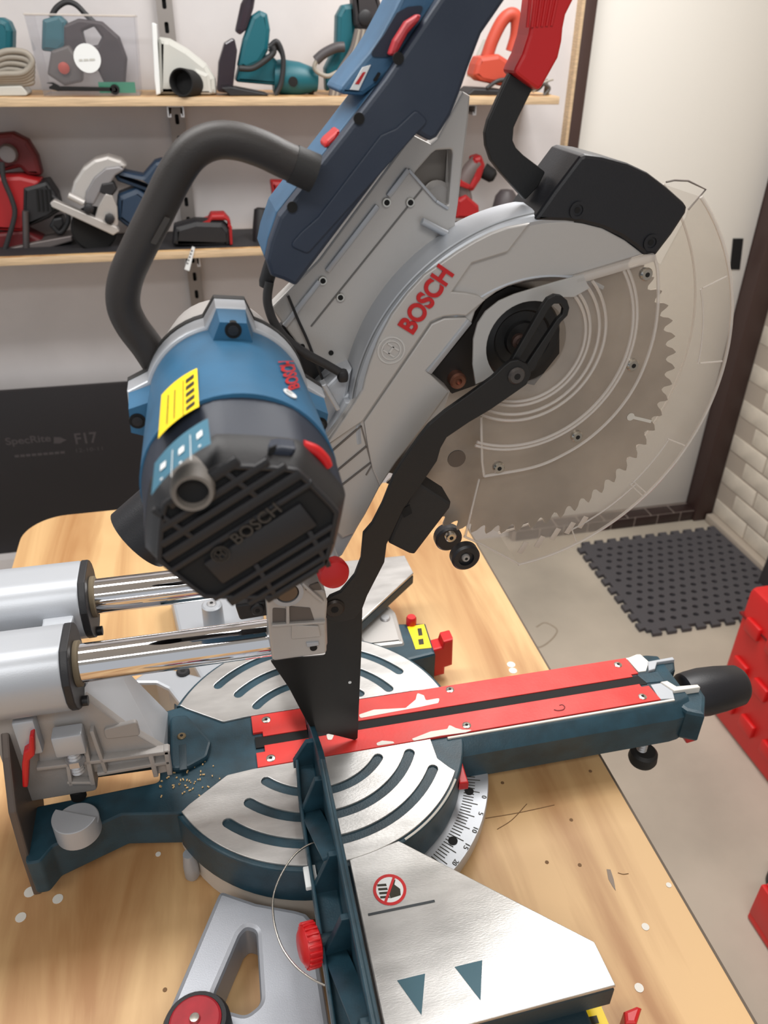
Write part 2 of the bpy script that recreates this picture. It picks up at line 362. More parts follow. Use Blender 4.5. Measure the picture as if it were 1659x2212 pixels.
# slotted uprights with brackets
def upright(x, label):
    o = thing('slotted_upright', label, 'upright', (x, 1.68, -0.3), 'slotted shelf uprights')
    holes = []
    z = -0.28
    while z < 1.15:
        holes.append(fillet([(x - 0.005, z), (x + 0.005, z), (x + 0.005, z + 0.024), (x - 0.005, z + 0.024)], 0.005)); z += 0.05
    plate('channel_face', [[(x - 0.019, -0.3), (x + 0.019, -0.3), (x + 0.019, 1.2), (x - 0.019, 1.2)]] + holes, 'Y', 1.664, 1.6665, M['strut'], o)
    for s in (-1, 1): box('channel_side', (x + s * 0.0175, 1.673, 0.45), (0.003, 0.014, 1.5), M['strut'], o)
    box('channel_back', (x, 1.6775, 0.45), (0.032, 0.003, 1.5), M['deep'], o)
    return o
def bracket(x, zt, label):
    o = thing('shelf_bracket', label, 'bracket', (x, 1.56, zt - 0.026), 'channel brackets under the shelves')
    prof = [(-.019, 0), (.019, 0), (.019, -.024), (.011, -.024), (.011, -.017), (.0135, -.017), (.0135, -.0215), (.016, -.0215), (.016, -.003), (-.016, -.003), (-.016, -.0215), (-.0135, -.0215), (-.0135, -.017), (-.011, -.017), (-.011, -.024), (-.019, -.024)]
    P = [(x + a, zt + b) for a, b in prof]
    plate('channel_end', P, 'Y', 1.455, 1.460, M['zinc'], o); plate('channel', P, 'Y', 1.460, 1.662, M['strut'], o)
    return o
UX = -0.213; UX2 = 0.50
upright(UX, 'grey slotted steel upright on the wall behind the black carry handle'); upright(UX2, 'slotted steel upright on the wall behind the saw head and right-hand tools')
bracket(UX, Z1 - 0.018, 'channel bracket end under the upper shelf between clear box and grey hood'); bracket(UX2, Z1 - 0.018, 'channel bracket end under the upper shelf beside the red-gripped lever')
bracket(UX, Z2 - 0.018, 'channel bracket end under the lower shelf behind the hanging tag')
bracket(UX2, Z2 - 0.018, 'channel bracket under the lower shelf behind the saw head')

# workbench
def bench():
    o = thing('workbench', 'light plywood workbench top with rounded corner under the mitre saw', 'workbench', (-0.16, 0.0, FL))
    x0, x1, y0, y1 = -0.565, 0.238, -0.85, 0.724
    # rounded far-left corner
    R_ = 0.075; pts = [(x0, y0), (x1, y0), (x1, y1)] + arc((x0 + R_, y1 - R_), R_, 90, 180, 12)
    plate('bench_top', pts, 'Z', BZ - 0.024, BZ, M['ply'], o, 0.001)
    plate('edge_band', [(x1, y0), (x1 + 0.003, y0), (x1 + 0.003, y1), (x1, y1)], 'Z', BZ - 0.025, BZ - 0.0008, mat('bench_edge', (96, 84, 72), 0.7), o)
    for sx in (x0 + 0.05, x1 - 0.10):
        for sy in (y0 + 0.06, y1 - 0.08): box('leg', (sx, sy, (FL + BZ - 0.024) / 2), (0.07, 0.07, BZ - 0.024 - FL), M['ply'], o, 0.003)
    for sy in (y0 + 0.06, y1 - 0.08): box('apron', ((x0 + x1) / 2 - 0.025, sy, BZ - 0.064), (x1 - x0 - 0.22, 0.03, 0.08), M['ply'], o, 0.002)
    for k, s, r in (('P', '65,1927', .0062), ('P', '125,1942', .0055), ('P', '45,1982', .0055), ('P', '1104,1436', .0062), ('P', '1108,1449', .006), ('M', '1080,770', .004), ('M', '1050,1058', .0045), ('M', '1190,573', .003), ('K', '945,955', .003)):
        p = AZ(k, s, BZ)[0]; lathe('paint_spot', [(r, 0), (r, 0.0006), (0, 0.0006)], p, (0, 0, 1), M['whitepaint'], o, 14)
    a = AZ('M', '897,498 915,500 930,545 940,600 925,580 905,545', BZ); plate('pencil_mark', XY(a), 'Z', BZ, BZ + .0004, mat('grey_mark', (140, 125, 112), .7), o)
    sc = mat('scratch_dark', (120, 90, 60), .8)
    for k, s in (('M', '325,258 480,232 650,195'), ('M', '380,310 450,265 520,190'), ('M', '950,515 975,522 1000,519')):
        a = AZ(k, s, BZ); tube('scratch', [v + Vector((0, 0, .0002)) for v in a], .0005, sc, o, 5)
    for k, s in (('M', '405,90'), ('M', '820,35'), ('M', '770,478'), ('M', '615,465'), ('M', '730,265'), ('K', '985,1765')):
        p = AZ(k, s, BZ)[0]; lathe('wood_knot', [(.0022, 0), (.0022, .0004), (0, .0004)], p, (0, 0, 1), sc, o, 10)
bench()

# floor mat with interlocking edges and dimples
def floor_mat():
    x0, x1, y0, y1 = 1.075, 1.655, 1.055, 1.545; n = 11; pts = []
    def side(p, q, nrm, k):
        out = []
        for i in range(k):
            for t, h in ((0.0, 0), (0.28, 0), (0.18, 1), (0.82, 1), (0.72, 0)):
                f = (i + t) / k; out.append((p[0] + (q[0] - p[0]) * f + nrm[0] * h * .02, p[1] + (q[1] - p[1]) * f + nrm[1] * h * .02))
        return out
    pts += side((x0, y0), (x1, y0), (0, -1), n); pts += side((x1, y0), (x1, y1), (1, 0), n - 1); pts += side((x1, y1), (x0, y1), (0, 1), n); pts += side((x0, y1), (x0, y0), (-1, 0), n - 1)
    holes = []
    nx, ny = 13, 12
    for i in range(nx):
        for j in range(ny):
            cx = x0 + .045 + (x1 - x0 - .09) * (i + (0.25 if j % 2 else -0.25)) / (nx - 1); cy = y0 + .04 + (y1 - y0 - .08) * j / (ny - 1)
            if cx < x0 + .02 or cx > x1 - .02: continue
            holes.append([(cx + .011 * math.cos(a * math.pi / 4), cy + .009 * math.sin(a * math.pi / 4)) for a in range(8)])
    o = thing('floor_mat', 'dark grey interlocking rubber floor mat with rows of holes by the brick wall', 'mat', ((x0 + x1) / 2, (y0 + y1) / 2, FL))
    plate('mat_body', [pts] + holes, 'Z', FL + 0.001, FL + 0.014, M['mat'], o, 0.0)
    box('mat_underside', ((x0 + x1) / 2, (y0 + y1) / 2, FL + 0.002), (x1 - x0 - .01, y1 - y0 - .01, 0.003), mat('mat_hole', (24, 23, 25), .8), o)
floor_mat()

st = tube('floor_stain', AZ('J', '375,740 420,750 480,710 512,660 480,630 440,618 400,640', FL + .0003), .0022, mat('stain', (150, 137, 120), .8), bpy.data.objects['floor'], 6)
# red toolbox on the floor, ribbed
def toolbox():
    o = thing('toolbox', 'red ribbed plastic tool case standing on the floor at the right edge', 'tool case', (1.32, 0.55, FL))
    e = AX('P', '1612,1290 1659,1285', 1.12)
    x0, x1, y0, y1, zt = 1.085, 1.36, 0.24, 0.715, -0.505
    add('case_body', box_me(((x0 + x1) / 2, (y0 + y1) / 2, (FL + zt) / 2), (x1 - x0, y1 - y0, zt - FL), 0.018), M['toolboxred'], o)
    for j, yy in enumerate((0.30, 0.39, 0.48, 0.57, 0.655)):
        for zz in (-0.60, -0.73, -0.86): box('rib_pad', (x0 - 0.004, yy, zz), (0.014, 0.055, 0.04), M['toolboxred'], o, 0.005)
    box('lid_seam', ((x0 + x1) / 2, (y0 + y1) / 2, zt - 0.09), (x1 - x0 + 0.004, y1 - y0 + .004, 0.006), mat('seam_red', (120, 14, 16), .6), o)
    tube('carry_grip', [((x0 + x1) / 2, .36, zt - .004), ((x0 + x1) / 2, .37, zt + .03), ((x0 + x1) / 2, .56, zt + .03), ((x0 + x1) / 2, .57, zt - .004)], 0.012, M['blackplast'], o)
toolbox()
def tray():
    a = AZ('P', '1632,2020', FL + .1)[0]
    o = thing('parts_tray', 'small red open tray with black lining at the lower right edge', 'tray', (a.x + .12, a.y - .06, FL))
    x0, y0, x1, y1 = a.x + .066, a.y - 0.20, a.x + 0.36, a.y + 0.085
    box('tray_base', ((x0 + x1) / 2, (y0 + y1) / 2, FL + .012), (x1 - x0, y1 - y0, .02), M['toolboxred'], o, .004)
    for s, c, d in ((0, (x0 + .006, (y0 + y1) / 2), (.012, y1 - y0)), (0, (x1 - .006, (y0 + y1) / 2), (.012, y1 - y0)), (0, ((x0 + x1) / 2, y1 - .006), (x1 - x0 - .026, .012)), (0, ((x0 + x1) / 2, y0 + .006), (x1 - x0 - .026, .012))):
        box('tray_wall', (c[0], c[1], FL + .07), (d[0], d[1], .10), M['toolboxred'], o, .003)
    box('lining', ((x0 + x1) / 2, (y0 + y1) / 2, FL + .03), (x1 - x0 - .03, y1 - y0 - .03, .014), M['rubber'], o, .003)
    b = AZ('P', '1655,1925', FL + .03)[0]
    c = lathe('black_roll', [(.0, 0), (.036, 0), (.04, .006), (.04, .05), (.036, .056), (.014, .056), (.014, .046), (0, .046)], (b.x + .065, b.y + .015, FL + 0.0005), (0, 0, 1), M['rubber'], None, 28)
    tag(c, 'black rubber roll lying on the floor behind the small red tray', 'roll')
tray()
pl = AX('P', '1650,1140', WX - .02)[0]
o = box('leaning_plank', (WX - .055, 1.19, FL + .32), (.022, .05, .62), mat('plank_dark', (64, 60, 62), .6), None, .003, Matrix.Rotation(0.06, 3, 'Y'))
tag(o, 'dark narrow plank leaning on the cream brick wall above the mat', 'plank')
# ================================================================== MITRE SAW: base, table, fence, rails
SAW = thing('mitre_saw', 'large sliding mitre saw with blue motor and red table inserts on the plywood bench', 'mitre saw', (-0.127, 0.0, BZ))
DC = (-0.127, 0.0); DR = 0.1735
def world_z(k, s, z): return XY(AZ(k, s, z))
# ---- rotary table body (disc with rear fork)
pts = arc(DC, DR, -153, 153, 72) + fopen([(-0.271, 0.078), (-0.338, 0.065), (-0.403, 0.089), (-0.427, 0.102), (-0.427, 0.034), (-0.300, 0.030), (-0.300, -0.031), (-0.372, -0.034), (-0.427, -0.036), (-0.427, -0.104), (-0.413, -0.104), (-0.403, -0.089), (-0.338, -0.065), (-0.271, -0.078)], 0.006)
tb = plate('turntable', pts, 'Z', -0.052, -0.0022, M['teal'], SAW, 0.002)
def groove(r0, r1, a0, a1, n=28):
    rm, hw = (r0 + r1) / 2, (r1 - r0) / 2; out = arc(DC, r1, a0, a1, n); e = (DC[0] + rm * math.cos(math.radians(a1)), DC[1] + rm * math.sin(math.radians(a1)))
    out += [(e[0] + hw * math.cos(math.radians(a1 + d)), e[1] + hw * math.sin(math.radians(a1 + d))) for d in (30, 60, 90, 120, 150)]
    out += arc(DC, r0, a1, a0, n); e = (DC[0] + rm * math.cos(math.radians(a0)), DC[1] + rm * math.sin(math.radians(a0)))
    out += [(e[0] + hw * math.cos(math.radians(a0 + d)), e[1] + hw * math.sin(math.radians(a0 + d))) for d in (210, 240, 270, 300, 330)]
    return out
near = arc(DC, 0.1685, -31, -153, 48) + fopen([(-0.2755, -0.0755), (-0.270, -0.070), (-0.228, -0.0395), (-0.20, -0.037)], 0.006) + [(0.003, -0.037), (0.003, -0.066), (0.012, -0.080)]
gr = [groove(.139, .150, -136, -33), groove(.108, .1195, -135, -27), groove(.077, .088, -137, -38)]
plate('table_plate', [near] + gr, 'Z', -0.0022, 0.0004, M['silverplate'], SAW, 0.0005)
mir = lambda L_: [(x, -y) for x, y in L_]
farpl = arc(DC, 0.1685, -13.5, -153, 52) + fopen([(-0.2755, -0.0755), (-0.270, -0.070), (-0.228, -0.0395), (-0.20, -0.042)], 0.006) + [(0.0, -.042)]
plate('table_plate', [mir(farpl)] + [mir(g_) for g_ in gr], 'Z', -0.0022, 0.0004, M['silverplate'], SAW, 0.0005)
# worn white edge on near plate rim
tube('worn_edge', [(DC[0] + .1712 * math.cos(math.radians(a)), .1712 * math.sin(math.radians(a)), -.0026) for a in range(-66, -30, 4)], .0013, M['whitepaint'], SAW, 6)
# rear pivot boss
bs = fillet(world_z('K', '1015,150 1120,140 1265,300 1240,390 1130,450 1020,470', 0), 0.008)
plate('pivot_boss', bs, 'Z', -0.003, 0.006, M['teal'], SAW, 0.003)
p = AZ('K', '1085,250', .006)[0]; screw_head('bolt', p, (0, 0, 1), .005, mat('brassy', (120, 105, 80), .5, .6), SAW, .0015)
a, b = AZ('K', '1090,300 1095,450', .006); bar('slot_recess', a, b, .008, .001, M['tealdark'], SAW, (0, 0, 1), .0003)
# ---- front arm
def prof_arm(sc=1.0, zt=-0.0015): return [(-.0405, zt), (-.044, -.003), (-.056, -.017), (-.054, -.058), (-.030, -.064), (.030, -.064), (.054, -.058), (.056, -.017), (.044, -.003), (.0405, zt)]
secs = [[(x, y * s, z) for y, z in prof_arm()] for x, s in ((0.028, 1), (0.31, 1.0), (0.322, 0.97), (0.334, .88))]
arm = add('table_arm', loft_me(secs), M['teal'], SAW)
for s in (-1, 1): box('worn_edge', (0.168, s * 0.0395, -0.0008), (0.29, 0.0024, 0.0024), M['whitepaint'], arm)
box('arm_top', (.17, 0, -.002), (.285, .078, .002), M['tealdark'], arm)
# kerf slot channel and red inserts
box('kerf_slot', (0.05, 0, -0.001), (0.488, 0.016, 0.0016), M['deep'], SAW)
XA, XB = -0.1955, 0.2935
farp = [(XA, .0405), (XA, .014), (XA + .011, .014), (XA + .011, .0068), (XB - .012, .0068), (XB - .012, .011), (XB - .002, .011), (XB - .004, .0405)]
nearp = [(XA + .001, -.0365), (XA + .001, -.016), (XA + .011, -.016), (XA + .011, -.0068), (XB - .010, -.0068), (XB - .010, -.012), (XB, -.012), (XB + .003, -.0365)]
for pp, ss in ((farp, '575,1555 972,1490 1335,1436'), (nearp, '585,1638 1008,1567 1388,1505')):
    ins = plate('kerf_insert', pp, 'Z', -0.0022, 0.0010, M['redplate'], SAW, 0.0004)
    for p in AZ('P', ss, 0.001): screw_head('screw', p, (0, 0, 1), .0052, M['screw'], ins, .0010)
for k, s in (('I', '760,1090 850,1060 1040,1050 1100,1000 1110,960 1150,975 1160,1005 1245,990 1235,1020 1120,1045 900,1085 770,1110'),
             ('I', '865,1260 900,1245 965,1250 975,1260 870,1275'), ('I', '565,1205 615,1205 600,1240 575,1240'),
             ('I', '1075,1235 1190,1190 1290,1175 1300,1150 1340,1170 1380,1180 1445,1180 1400,1195 1250,1215 1090,1245')):
    plate('paint_smear', fillet(world_z(k, s, .001), .002, 2), 'Z', .0009, .0014, M['whitepaint'], SAW)
plate('paint_smear', fillet(world_z('I', '1290,1225 1400,1195 1535,1190 1490,1220 1350,1240', -.006), .002, 2), 'Z', -.0075, -.0058, M['whitepaint'], SAW)
# slot end block and prongs at the arm front
plate('end_block', world_z('J', '945,900 1060,880 1100,935 1000,945', 0), 'Z', -.01, .0005, M['teal'], SAW, .001)
plate('end_trim', world_z('J', '890,812 945,790 965,790 1010,830 995,880 955,885', 0), 'Z', -.004, .0006, M['whitepaint'], SAW, .0006)
plate('end_trim', world_z('J', '1005,830 1140,805 1150,820 1055,835 1045,870 1010,880', .002), 'Z', -.014, .003, M['silverlt'], SAW, .001)
plate('end_trim', world_z('J', '1020,955 1085,945 1140,990 1150,1030 1070,1035', 0), 'Z', -.004, .0006, M['silverlt'], SAW, .0006)
plate('end_trim', world_z('J', '1075,940 1110,935 1160,965 1275,955 1290,970 1150,990', .002), 'Z', -.014, .003, M['whitepaint'], SAW, .001)
plate('end_lug', world_z('J', '1050,835 1150,815 1155,870 1120,900 1075,885', -.002), 'Z', -.03, -.002, M['tealdark'], SAW, .003)
plate('end_lug', world_z('J', '1150,1000 1295,965 1325,1010 1320,1110 1220,1090 1150,1040', -.004), 'Z', -.055, -.006, M['teal'], SAW, .005)
# front grip knob
kn = lathe('grip_knob', [(0, 0), (.024, 0), (.0285, .003), (.030, .012), (.0315, .03), (.030, .055), (.0265, .082), (.022, .088), (0, .088)], (.358, 0.002, -.044), (1, 0, 0.03), M['capplast'], SAW, 40)
lathe('knob_shaft', [(.008, 0), (.008, .06)], (.32, 0.002, -.045), (1, 0, 0), M['screw'], SAW, 16)
p = AY('J', '985,1255 980,1325 980,1365', -.03)
lathe('foot_bolt', [(.0055 + (.0012 if i % 2 else 0), -i * .002) for i in range(18)], (p[0].x, -.03, -.060), (0, 0, 1), M['zinc'], SAW, 14)
lathe('rubber_foot', [(0, .011), (.014, .011), (.0175, .007), (.0185, -.004), (.0165, -.009), (0, -.009)], (p[2].x - .002, -.03, -.108), (0, 0, 1), M['rubber'], SAW, 28)
plate('release_lever', XZ(AY('J', '1180,1205 1260,1170 1245,1230 1195,1245', -.02)), 'Y', -.03, -.012, M['red'], SAW, .002)
# ---- base: ring, dial
lathe('base_ring', [(.160, -.098), (.166, -.096), (.166, -.056), (.160, -.052)], (DC[0], 0, 0), (0, 0, 1), mat('base_ring_beige', (206, 197, 186), .45), SAW, 64)  # beige carries light reflected from the wood; the metal itself is grey aluminium
dl = lathe('mitre_scale', [(.168, -.078), (.204, -.078), (.2065, -.074), (.2065, -.058), (.2055, -.056), (.168, -.056)], (DC[0], 0, 0), (0, 0, 1), M['silverlt'], SAW, 60, -72, 72)
mk = []
for i in range(-52, 53):
    a = math.radians(i * 1.25 - 3.5); L_ = .012 if i % 4 else .018
    c0 = .1785; mid = Vector((DC[0] + (c0 + L_ / 2) * math.cos(a), (c0 + L_ / 2) * math.sin(a), -.0557))
    mk.append(box_me(mid, (L_, .0007, .0006), 0, Matrix.Rotation(a, 3, 'Z')))
add('scale_marks', join_me(mk), M['labelink'], SAW)
for k, n in enumerate(('0', '5', '10', '15', '20', '25', '30')):
    a = math.radians(-25 - k * 6.6); rr = .1975; u = Vector((math.cos(a), math.sin(a), 0)); t = Vector((math.sin(a), -math.cos(a), 0)); c = Vector((DC[0], 0, -.0557)) + u * rr
    wd = .0035 if len(n) == 1 else .0065
    text('scale_number', n, c - t * wd / 2 + u * .002, c + t * wd / 2 + u * .002, (0, 0, 1), M['labelink'], SAW, .0055, .0003)
for p in AZ('L', '1468,350 1390,587', -.055): lathe('scale_hole', [(.0052, 0), (.0052, .0008), (0, .0008)], (p.x, p.y, -.056), (0, 0, 1), M['deep'], SAW, 16)
# red pointer
plate('pointer', world_z('L', '1390,210 1430,200 1450,270 1465,315 1420,320 1410,260', -.02), 'Z', -.03, -.018, M['red'], SAW, .0015)
# ---- near wing of the base
wp = world_z('L', '895,680 1130,588', 0) + fopen(world_z('M', '490,660 840,840 940,1045', 0), .004) + [(-.10, -.338), (-.117, -.338)]
wing = plate('wing_plate', wp, 'Z', -0.004, 0.0, M['silverplate'], SAW, 0.0008)
side = [(x, y) for x, y in wp]
plate('wing_body', side, 'Z', -.034, -.004, M['tealdark'], SAW, .003)  # dark tone is the shade on this side wall, put into its colour
plate('wing_leg', [(-.117, -.20), (.02, -.25), (.05, -.325), (-.117, -.335)], 'Z', BZ + .0005, -.034, M['silverlt'], SAW, .004)
tri = mat('teal_mark', (58, 98, 112), .45)
plate('triangle_mark', world_z('L', '1123,1257 1257,1224 1240,1422', 0), 'Z', -.0001, .0004, tri, wing); plate('triangle_mark', world_z('L', '1398,1192 1530,1160 1522,1352', 0), 'Z', -.0001, .0004, tri, wing)
a, b = AZ('L', '985,942 1303,876', 0.0003); bar('line_mark', a, b, .0022, .0005, mat('line_grey', (60, 66, 70), .5), wing, (0, 0, 1))
c = AZ('L', '1088,823', 0)[0]; u = (AZ('L', '1165,806', 0)[0] - c); rr = u.length; u.normalize(); v = Vector((-u.y, u.x, 0))
def uv(a_, b_): q_ = c + u * (a_ * rr) + v * (b_ * rr); return (q_.x, q_.y)
plate('warning_disc', circle((c.x, c.y), rr, 40), 'Z', -.0001, .0003, M['labelwhite'], wing)
plate('warning_hand', [uv(-.1, -.55), uv(.55, -.5), uv(.62, -.1), uv(.35, .25), uv(.5, .55), uv(.3, .5), uv(.05, .1), uv(-.1, -.1)], 'Z', .0002, .00045, M['labelink'], wing)
for i in range(4): plate('warning_hand', [uv(-.68, -.42 + i * .26), uv(-.12, -.52 + i * .26), uv(-.12, -.36 + i * .26), uv(-.66, -.28 + i * .26)], 'Z', .0002, .00045, M['labelink'], wing)
plate('warning_ring', [circle((c.x, c.y), rr, 40), circle((c.x, c.y), rr * .82, 40)], 'Z', .0002, .0006, M['red'], wing)
d = math.radians(58); plate('warning_slash', [uv(.9 * math.cos(d) - .08 * math.sin(d), .9 * math.sin(d) + .08 * math.cos(d)), uv(.9 * math.cos(d) + .08 * math.sin(d), .9 * math.sin(d) - .08 * math.cos(d)), uv(-.9 * math.cos(d) + .08 * math.sin(d), -.9 * math.sin(d) - .08 * math.cos(d)), uv(-.9 * math.cos(d) - .08 * math.sin(d), -.9 * math.sin(d) + .08 * math.cos(d))], 'Z', .0003, .0007, M['red'], wing)
# label + red catch under the near wing
plate('foot_block', [(-.03, -.352), (.066, -.352), (.066, -.30), (-.03, -.30)], 'Z', BZ + .0005, -.04, M['tealdark'], SAW, .003)
fbk = plate('foot_block', world_z('M', '600,1215 880,1140 940,1330 600,1400', -.056), 'Z', BZ + .0005, -.056, M['silverlt'], SAW, .003)
plate('yellow_label', world_z('M', '745,1170 870,1140 912,1240 775,1270', -.0555), 'Z', -.0560, -.0553, M['yellow'], fbk)
plate('label_print', world_z('M', '800,1198 850,1188 862,1225 810,1235', -.0552), 'Z', -.0554, -.0550, M['labelink'], fbk); plate('label_print', world_z('M', '742,1185 768,1178 776,1196 752,1202', -.0552), 'Z', -.0554, -.0550, M['labelwhite'], fbk)
tube('scribble', AZ('J', '495,1090 515,1095 545,1090 553,1075 540,1063 525,1066', .0012), .0007, mat('scribble', (120, 40, 44), .6), SAW, 6)
plate('red_catch', world_z('M', '980,1165 1040,1140 1065,1150 1040,1228 985,1228', -.05) , 'Z', -.085, -.05, M['red'], SAW, .003)
# ---- near rear leg of the base (behind the fence)
lp = fillet(world_z('L', '275,820 450,880 640,915 690,930 720,965 800,1464', -.05) + [(-.158, -.40), (-.335, -.36)] + world_z('L', '0,1464', -.05), .006)
hl = fillet(world_z('L', '370,1035 400,1000 450,1015 470,1360 400,1415 310,1390 240,1340', -.05), .010)
lg = plate('base_leg', [lp, hl], 'Z', BZ + .0005, -.05, M['basesilver'], SAW, .005)
k0 = AZ('L', '160,1430', -.03)[0]
lathe('clamp_knob', [(0, -.02), (.026, -.02), (.029, -.012), (.029, .006), (.026, .012), (.0225, .012), (.0225, .009), (0, .009)], (k0.x + .001, k0.y - .008, -.035), (-.05, .12, 1), M['blackplast'], SAW, 36)
lathe('knob_face', [(0, .0), (.022, .0), (.022, .004), (.020, .0055), (0, .0055)], Vector((k0.x + .001, k0.y - .008, -.035)) + Vector((-.05, .12, 1)).normalized() * .0085, (-.05, .12, 1), mat('dusty_red', (172, 36, 48), .55, var=.12, vscale=60), SAW, 36)
lathe('knob_screw', [(.0048, 0), (.004, .0025), (0, .003)], Vector((k0.x + .001, k0.y - .008, -.035)) + Vector((-.05, .12, 1)).normalized() * .0145, (-.05, .12, 1), M['screw'], SAW, 14)
pz = AZ('K', '1050,900 1050,1010', -.06); lathe('base_pin', [(.006, 0), (.008, .004), (.008, .02), (.006, .04)], (-.276, -.09, -.092), (0, 0, 1), M['silverlt'], SAW, 16)
# ---- far side of the base
far = mir([(x, y) for x, y in wp]); fw = AZ('I', '640,185 1030,145 1075,240 790,530', 0)
fpts = [(-.117, .168), (-.035, .180), fw[3].to_tuple()[:2], fw[2].to_tuple()[:2], fw[1].to_tuple()[:2], (-.117, .330)]
fpts = [(-.117, .168), (-.064, .158), (.066, .280), (.064, .326), (-.117, .334)]
plate('wing_plate', fpts, 'Z', -.004, 0, M['silverplate'], SAW, .0008); plate('wing_body', fpts, 'Z', -.022, -.004, M['tealdark'], SAW, .003)
plate('wing_leg', fillet(world_z('I', '700,560 900,420 945,430 985,470 1040,660 780,690', -.03), .006), 'Z', -.062, -.03, M['silver'], SAW, .008)
p = AZ('I', '918,515', -.03)[0]; screw_head('bolt', p, (0, 0, 1), .0075, M['zinc'], SAW, .003, False)
fb = AZ('I', '890,620 1000,530 1130,515 1195,700 1060,720 900,720', -.035)
plate('extension_block', [(-.05, .125), (.062, .140), (.066, .205), (.028, .212), (-.05, .212)], 'Z', BZ + .0005, -.036, M['teal'], SAW, .004)
plate('yellow_label', world_z('I', '1050,565 1150,550 1195,690 1100,700 1080,640', -.036), 'Z', -.0362, -.0354, M['yellow'], SAW)
for s in ('1110,575 1135,572 1142,615 1118,618', '1115,640 1145,635 1150,668 1120,672'): plate('label_print', world_z('I', s, -.0354), 'Z', -.0355, -.0351, M['labelink'], SAW)
p = AZ('I', '1073,545', -.036)[0]; lathe('red_button', [(.0075, 0), (.0075, .010), (.006, .013), (0, .013)], p, (0, 0, 1), M['red'], SAW, 18)
p = AY('I', '1113,778', .128); lathe('bolt', [(.005, 0), (.005, .006), (0, .007)], (.045, .138, -.066), (0, -1, 0), M['screw'], SAW, 14)
cl = XZ(AY('I', '1195,690 1250,675 1262,640 1320,625 1315,780 1270,795 1268,835 1197,850', .155))
plate('red_catch', cl, 'Y', .150, .172, M['red'], SAW, .003)
for s in ('205,0', ): pass
# far rear leg + post
frl = fillet(world_z('H', '660,770 760,700 850,690 1060,745 960,860 930,890 860,800 800,770', -.05), .005)
plate('base_leg', [frl], 'Z', BZ + .0005, -.05, M['silverlt'], SAW, .004)
plate('base_leg', fillet([(-.30, .40), (-.16, .40), (-.16, .19), (-.20, .165), (-.245, .14), (-.28, .25)], .006), 'Z', BZ + .0005, -.05, M['silverlt'], SAW, .005)
p = AZ('H', '937,715', -.049)[0]; screw_head('bolt', p, (0, 0, 1), .009, M['blackplast'], SAW, .003)
p = AZ('H', '1085,380', -.01)[0]; lathe('base_post', [(.016, -.085), (.0145, -.002), (.012, 0), (0, 0)], (p.x, p.y, -.005), (0, 0, 1), M['silverlt'], SAW, 24); screw_head('bolt', (p.x, p.y, -.005), (0, 0, 1), .007, M['zinc'], SAW, .002)
box('tool_slot', (-.262, .155, -.078), (.06, .05, .03), M['tealdark'], SAW, .004)
# ---- fence (near)
fence = thing  # placeholder to keep order readable
fx = -0.1275
fo = fillet([(0.012, 0.004), (-.012, .030), (-.085, .066), (-.100, .070), (-.42, .070), (-.42, 0.001), (-.03, 0.001), (.0, .001)], .004)
FN = plate('fence', [(y, z) for y, z in fo], 'X', fx - .0065, fx, M['teal'], SAW, .001)
plate('fence_base', [(fx - .006, -.02), (fx - .026, -.045), (fx - .030, -.10), (fx - .032, -.30), (fx - .034, -.42), (fx - .006, -.42)], 'Z', .0012, .010, M['teal'], FN, .002)
plate('fence_lip', [(fx - .0225, -.045), (fx - .026, -.045), (fx - .030, -.10), (fx - .032, -.30), (fx - .034, -.42), (fx - .030, -.42), (fx - .0265, -.10)], 'Z', .008, .022, M['teal'], FN, .0012)
for yy, h in ((-.05, .045), (-.115, .062), (-.20, .062), (-.262, .064), (-.345, .064)):
    plate('rib', [(fx - .004, .008), (fx - .029, .008), (fx - .029, .018), (fx - .014, h), (fx - .004, h)], 'Y', yy - .003, yy + .003, M['teal'], FN, .001)
for y0, y1 in ((-.115, -.20), (-.262, -.345)):
    a, b = Vector((fx - .020, y0, .014)), Vector((fx - .010, y1, .058)); bar('rib', a, b, .004, .02, M['teal'], FN, (1, 0, 0.2), .001)
tube('fence_top_bead', [(fx - .005, y, .0685) for y in (-.10, -.2, -.3, -.42)], .0028, M['teal'], FN, 8)
p = Vector((fx - .03, -.187, .012)); box('fence_hole', p, (.012, .022, .006), M['labelwhite'], FN, .001)
# thumb knob
kp = AZ('P', '665,2042', .022)[0]
kk = lathe('thumb_knob', [(0, .009), (.012, .009), (.0165, .006), (.018, 0), (.0165, -.006), (.012, -.008), (0, -.008)], (kp.x + .002, kp.y, .022), (-1, -.15, .15), M['red'], SAW, 30)
rd = []
ax_, u_, v_ = basis((-1, -.15, .15))
for i in range(22):
    t = 2 * math.pi * i / 22; d_ = u_ * math.cos(t) + v_ * math.sin(t); q_ = Vector((kp.x + .002, kp.y, .022)) + d_ * .0178
    rd.append(box_me(q_, (.0022, .0022, .011), .0005, Matrix((d_, ax_.cross(d_), ax_)).transposed()))
add('knurl', join_me(rd), M['red'], kk)
lathe('knob_stud', [(.006, 0), (.006, .03)], (kp.x + .002, kp.y, .022), (1, .15, -.15), M['tealdark'], SAW, 14)
wl = AZ('L', '815,610 780,598 720,600 640,650 575,740 535,840 530,930 545,1020 580,1110 640,1190 710,1245 780,1280', .03)
for i, v in enumerate(wl): v.z = .03 - .02 * math.sin(i / 11 * math.pi) * 0
tube('wire_loop', wl, .00095, M['screw'], SAW, 8)
lathe('wire_sleeve', [(.0022, 0), (.0022, .018)], AZ('L', '800,640', .025)[0], (.05, .9, .4), M['screw'], SAW, 12)
# far fence stub (behind the hinge)
plate('fence', [(-y, z) for y, z in fo], 'X', fx - .0065, fx, M['teal'], SAW, .001)
